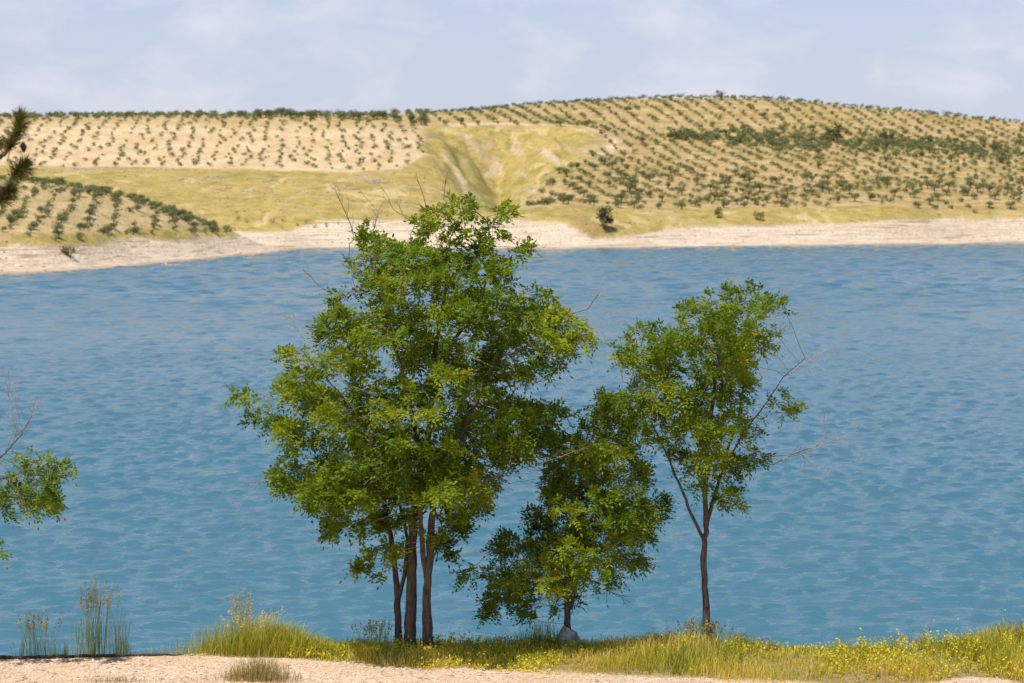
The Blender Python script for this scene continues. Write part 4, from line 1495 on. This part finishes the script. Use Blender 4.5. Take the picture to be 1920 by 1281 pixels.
def tuft(name, label, px, Y, width, k, hmin, hmax, mat, seed, w=0.0035, lean=0.3, heads=0, vmu=0.5, group=None, depth=0.25, xs=None):
    r = np.random.default_rng(seed)
    x0 = (px - 960) * Y / F
    if xs is not None:
        x = (r.choice(np.array(xs), k) + r.normal(0, 5, k) - 960) * Y / F
    else:
        x = x0 + r.normal(0, width / 2.4, k)
    y = np.minimum(Y + r.uniform(-depth, depth, k), 27.4)
    fall = np.clip(1.15 - np.abs(x - x0) / (width * 1.1), 0.35, 1)
    h = r.uniform(hmin, hmax, k) * fall
    ac = Acc()
    e = add_blades(ac, blades(x, y, h, np.full(k, w), r.uniform(0.02, lean, k), r, np.clip(r.normal(vmu, 0.22, k), 0, 1)))
    if heads:
        b = np.stack([x, y, bank_z(x, y)], -1)
        s = np.where(h > np.quantile(h, 1 - heads))[0]
        for q in range(14):                                   # spikelets of the seed heads
            t = r.uniform(0.70, 1.02, len(s))[:, None]
            leaflets(ac, b[s] + (e[s] - b[s]) * t + r.normal(0, 0.007, (len(s), 3)), 0.015, r, np.clip(r.normal(0.95, 0.1, len(s)), 0, 1), 0.0)
    me = ac.mesh(name, mat)
    o0 = np.array([x0, Y, float(bank_z(np.array([x0]), np.array([Y]))[0])])
    me.transform(__import__('mathutils').Matrix.Translation(tuple(-o0)))
    return obj(name, me, loc=tuple(o0), label=label, cat='grass tuft', group=group)


tuft('grass_tuft', 'tall upright green stalks with brown seed heads at the gravel edge', 185, 26.3, 0.62, 210, 0.10, 1.08, M_GREENGRASS, 1, 0.0034, 0.20, 0.22, 0.4, xs=[142, 150, 160, 168, 175, 178, 186, 195, 205, 222, 230, 240])
tuft('grass_tuft', 'thin leaning green stalks left of the tall seed head stalks', 75, 26.3, 0.45, 150, 0.15, 0.66, M_GREENGRASS, 2, 0.0030, 0.34, 0.22, 0.35, xs=[40, 58, 64, 70, 92, 96, 118, 124])
tuft('grass_tuft', 'wide mound of tall yellow green grass beyond the gravel', 475, 26.5, 1.35, 2600, 0.10, 0.60, M_GRASS, 3, 0.0034, 0.75, 0.012, 0.24, depth=0.4)
tuft('grass_tuft', 'few wispy dark stalks rising from the wide grass mound', 455, 26.6, 0.25, 60, 0.55, 0.98, M_GREENGRASS, 4, 0.0022, 0.15, 0.5, 0.2)
tuft('grass_tuft', 'straw coloured tuft on the gravel at the bottom edge', 485, 24.85, 0.62, 900, 0.12, 0.36, M_STRAW, 5, 0.003, 0.6, 0.0, 0.55, depth=0.16)
STRAW = tuft('grass_tuft', 'low straw tuft on the gravel in the bottom corner', 215, 24.72, 0.6, 260, 0.05, 0.13, M_STRAW, 6, 0.0025, 0.6, 0.0, 0.5, depth=0.08)
tuft('grass_tuft', 'grey green grass around the foot of the slender tree', 1325, 26.95, 1.1, 600, 0.08, 0.40, M_GREENGRASS, 7, 0.003, 0.45, 0.10, 0.45, depth=0.35)
tuft('grass_tuft', 'dense yellow green bushy weeds at the right edge', 1900, 26.6, 0.9, 1500, 0.2, 0.52, M_FLOWER, 8, 0.004, 0.5, 0.0, 0.30, depth=0.4)
tuft('grass_tuft', 'dark stalks between the wide grass mound and the three trunks', 705, 26.9, 0.5, 260, 0.10, 0.46, M_GREENGRASS, 9, 0.0026, 0.4, 0.15, 0.5)
WEEDS = tuft('grass_tuft', 'green weeds at the foot of the bushy tree beside the rock', 1015, 26.9, 0.55, 350, 0.10, 0.44, M_GREENGRASS, 10, 0.004, 0.45, 0.0, 0.35)

STRAW['kind'] = WEEDS['kind'] = 'stuff'                  # loose blades, not one clump

# pale pointed rock
def rock(name, label, px, py, Y, w, h, seed):
    r = np.random.default_rng(seed)
    x0 = (px - 960) * Y / F
    z0 = float(bank_z(np.array([x0]), np.array([Y]))[0])
    out = np.array([(-0.42, 0.0), (0.34, -0.02), (0.58, 0.42), (0.46, 0.74), (-0.26, 1.02), (-0.42, 0.72), (-0.54, 0.34)]) * np.array([w, h])
    rings = []
    for d, s in ((-0.10, 0.72), (-0.07, 0.94), (0.0, 1.0), (0.08, 0.93), (0.12, 0.68)):
        c = out.mean(0)
        rr_ = c + (out - c) * s + r.normal(0, 0.012, out.shape)
        rings.append(np.stack([rr_[:, 0], np.full(7, d) + r.normal(0, 0.012, 7), rr_[:, 1]], -1))
    v = np.concatenate(rings)
    i = np.arange(35).reshape(5, 7)
    j = np.roll(i, -1, 1)
    f4 = np.stack([i[:-1], i[1:], j[1:], j[:-1]], -1).reshape(-1, 4)
    me = mesh_from(name, v, [f4, i[:1], i[4:, ::-1]], M_ROCK)
    import bmesh
    bm = bmesh.new()
    bm.from_mesh(me)
    bmesh.ops.subdivide_edges(bm, edges=bm.edges, cuts=2, use_grid_fill=True)
    for q in bm.verts:
        nz = float(noise3(np.array([[q.co.x * 14 + 5, q.co.y * 14, q.co.z * 14]]), 3)[0]) - 0.5
        q.co += q.normal * nz * 0.02
    bmesh.ops.recalc_face_normals(bm, faces=bm.faces)
    bm.to_mesh(me)
    bm.free()
    o = obj(name, me, loc=(x0, Y, z0 - 0.02), label=label, cat='rock')
    o.rotation_euler = (math.radians(-12), math.radians(8), 0.2)
    return o


rock('grey_rock', 'pale grey pointed rock leaning at the foot of the bushy tree', 1064, 1215, 26.75, 0.24, 0.28, 3)

# thin dark brown strip, tapering to one end, along the gravel edge
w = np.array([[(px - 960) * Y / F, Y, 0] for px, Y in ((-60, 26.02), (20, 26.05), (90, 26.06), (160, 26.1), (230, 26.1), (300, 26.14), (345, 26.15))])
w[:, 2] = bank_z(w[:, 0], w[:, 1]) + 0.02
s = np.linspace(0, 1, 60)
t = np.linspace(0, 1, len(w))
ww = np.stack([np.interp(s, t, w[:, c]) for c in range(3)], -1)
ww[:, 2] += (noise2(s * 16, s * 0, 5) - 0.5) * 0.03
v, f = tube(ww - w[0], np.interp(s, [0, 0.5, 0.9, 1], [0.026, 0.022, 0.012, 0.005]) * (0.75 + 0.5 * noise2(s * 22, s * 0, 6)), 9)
obj('dark_edge_strip', mesh_from('dark_edge_strip', v, f, M_DARKSTRIP, smooth=True), loc=tuple(w[0]), label='long dark brown strip along the gravel edge', cat='branch')

# loose stones on the track
r = np.random.default_rng(15)
k = 12000
x = r.uniform(-8, 8, k)
y = r.uniform(24.0, 26.4, k)
ok = (y < np.interp(x, *np.array(GRAVEL).T) + 0.05) & (y < np.interp(x, *np.array(EDGE).T) - 0.02)
x, y = x[ok], y[ok]
k = len(x)
s = r.uniform(0.006, 0.016, k) * (1 + 1.4 * (r.random(k) < 0.04))
octa = np.array([(1, 0, 0), (0, 1, 0), (-1, 0, 0), (0, -1, 0), (0, 0, .7), (0, 0, -.7)], float)
of = np.array([(0, 1, 4), (1, 2, 4), (2, 3, 4), (3, 0, 4), (1, 0, 5), (2, 1, 5), (3, 2, 5), (0, 3, 5)])
v = np.stack([x, y, bank_z(x, y) + s * 0.25], -1)[:, None] + octa[None] * s[:, None, None] * r.uniform(0.6, 1.3, (k, 6, 1))
f = (np.arange(k)[:, None, None] * 6 + of[None]).reshape(-1, 3)
obj('pebbles', mesh_from('pebbles', v.reshape(-1, 3), f, M_PEBBLE), kind='stuff', label='loose pale pebbles on the track', cat='pebbles')
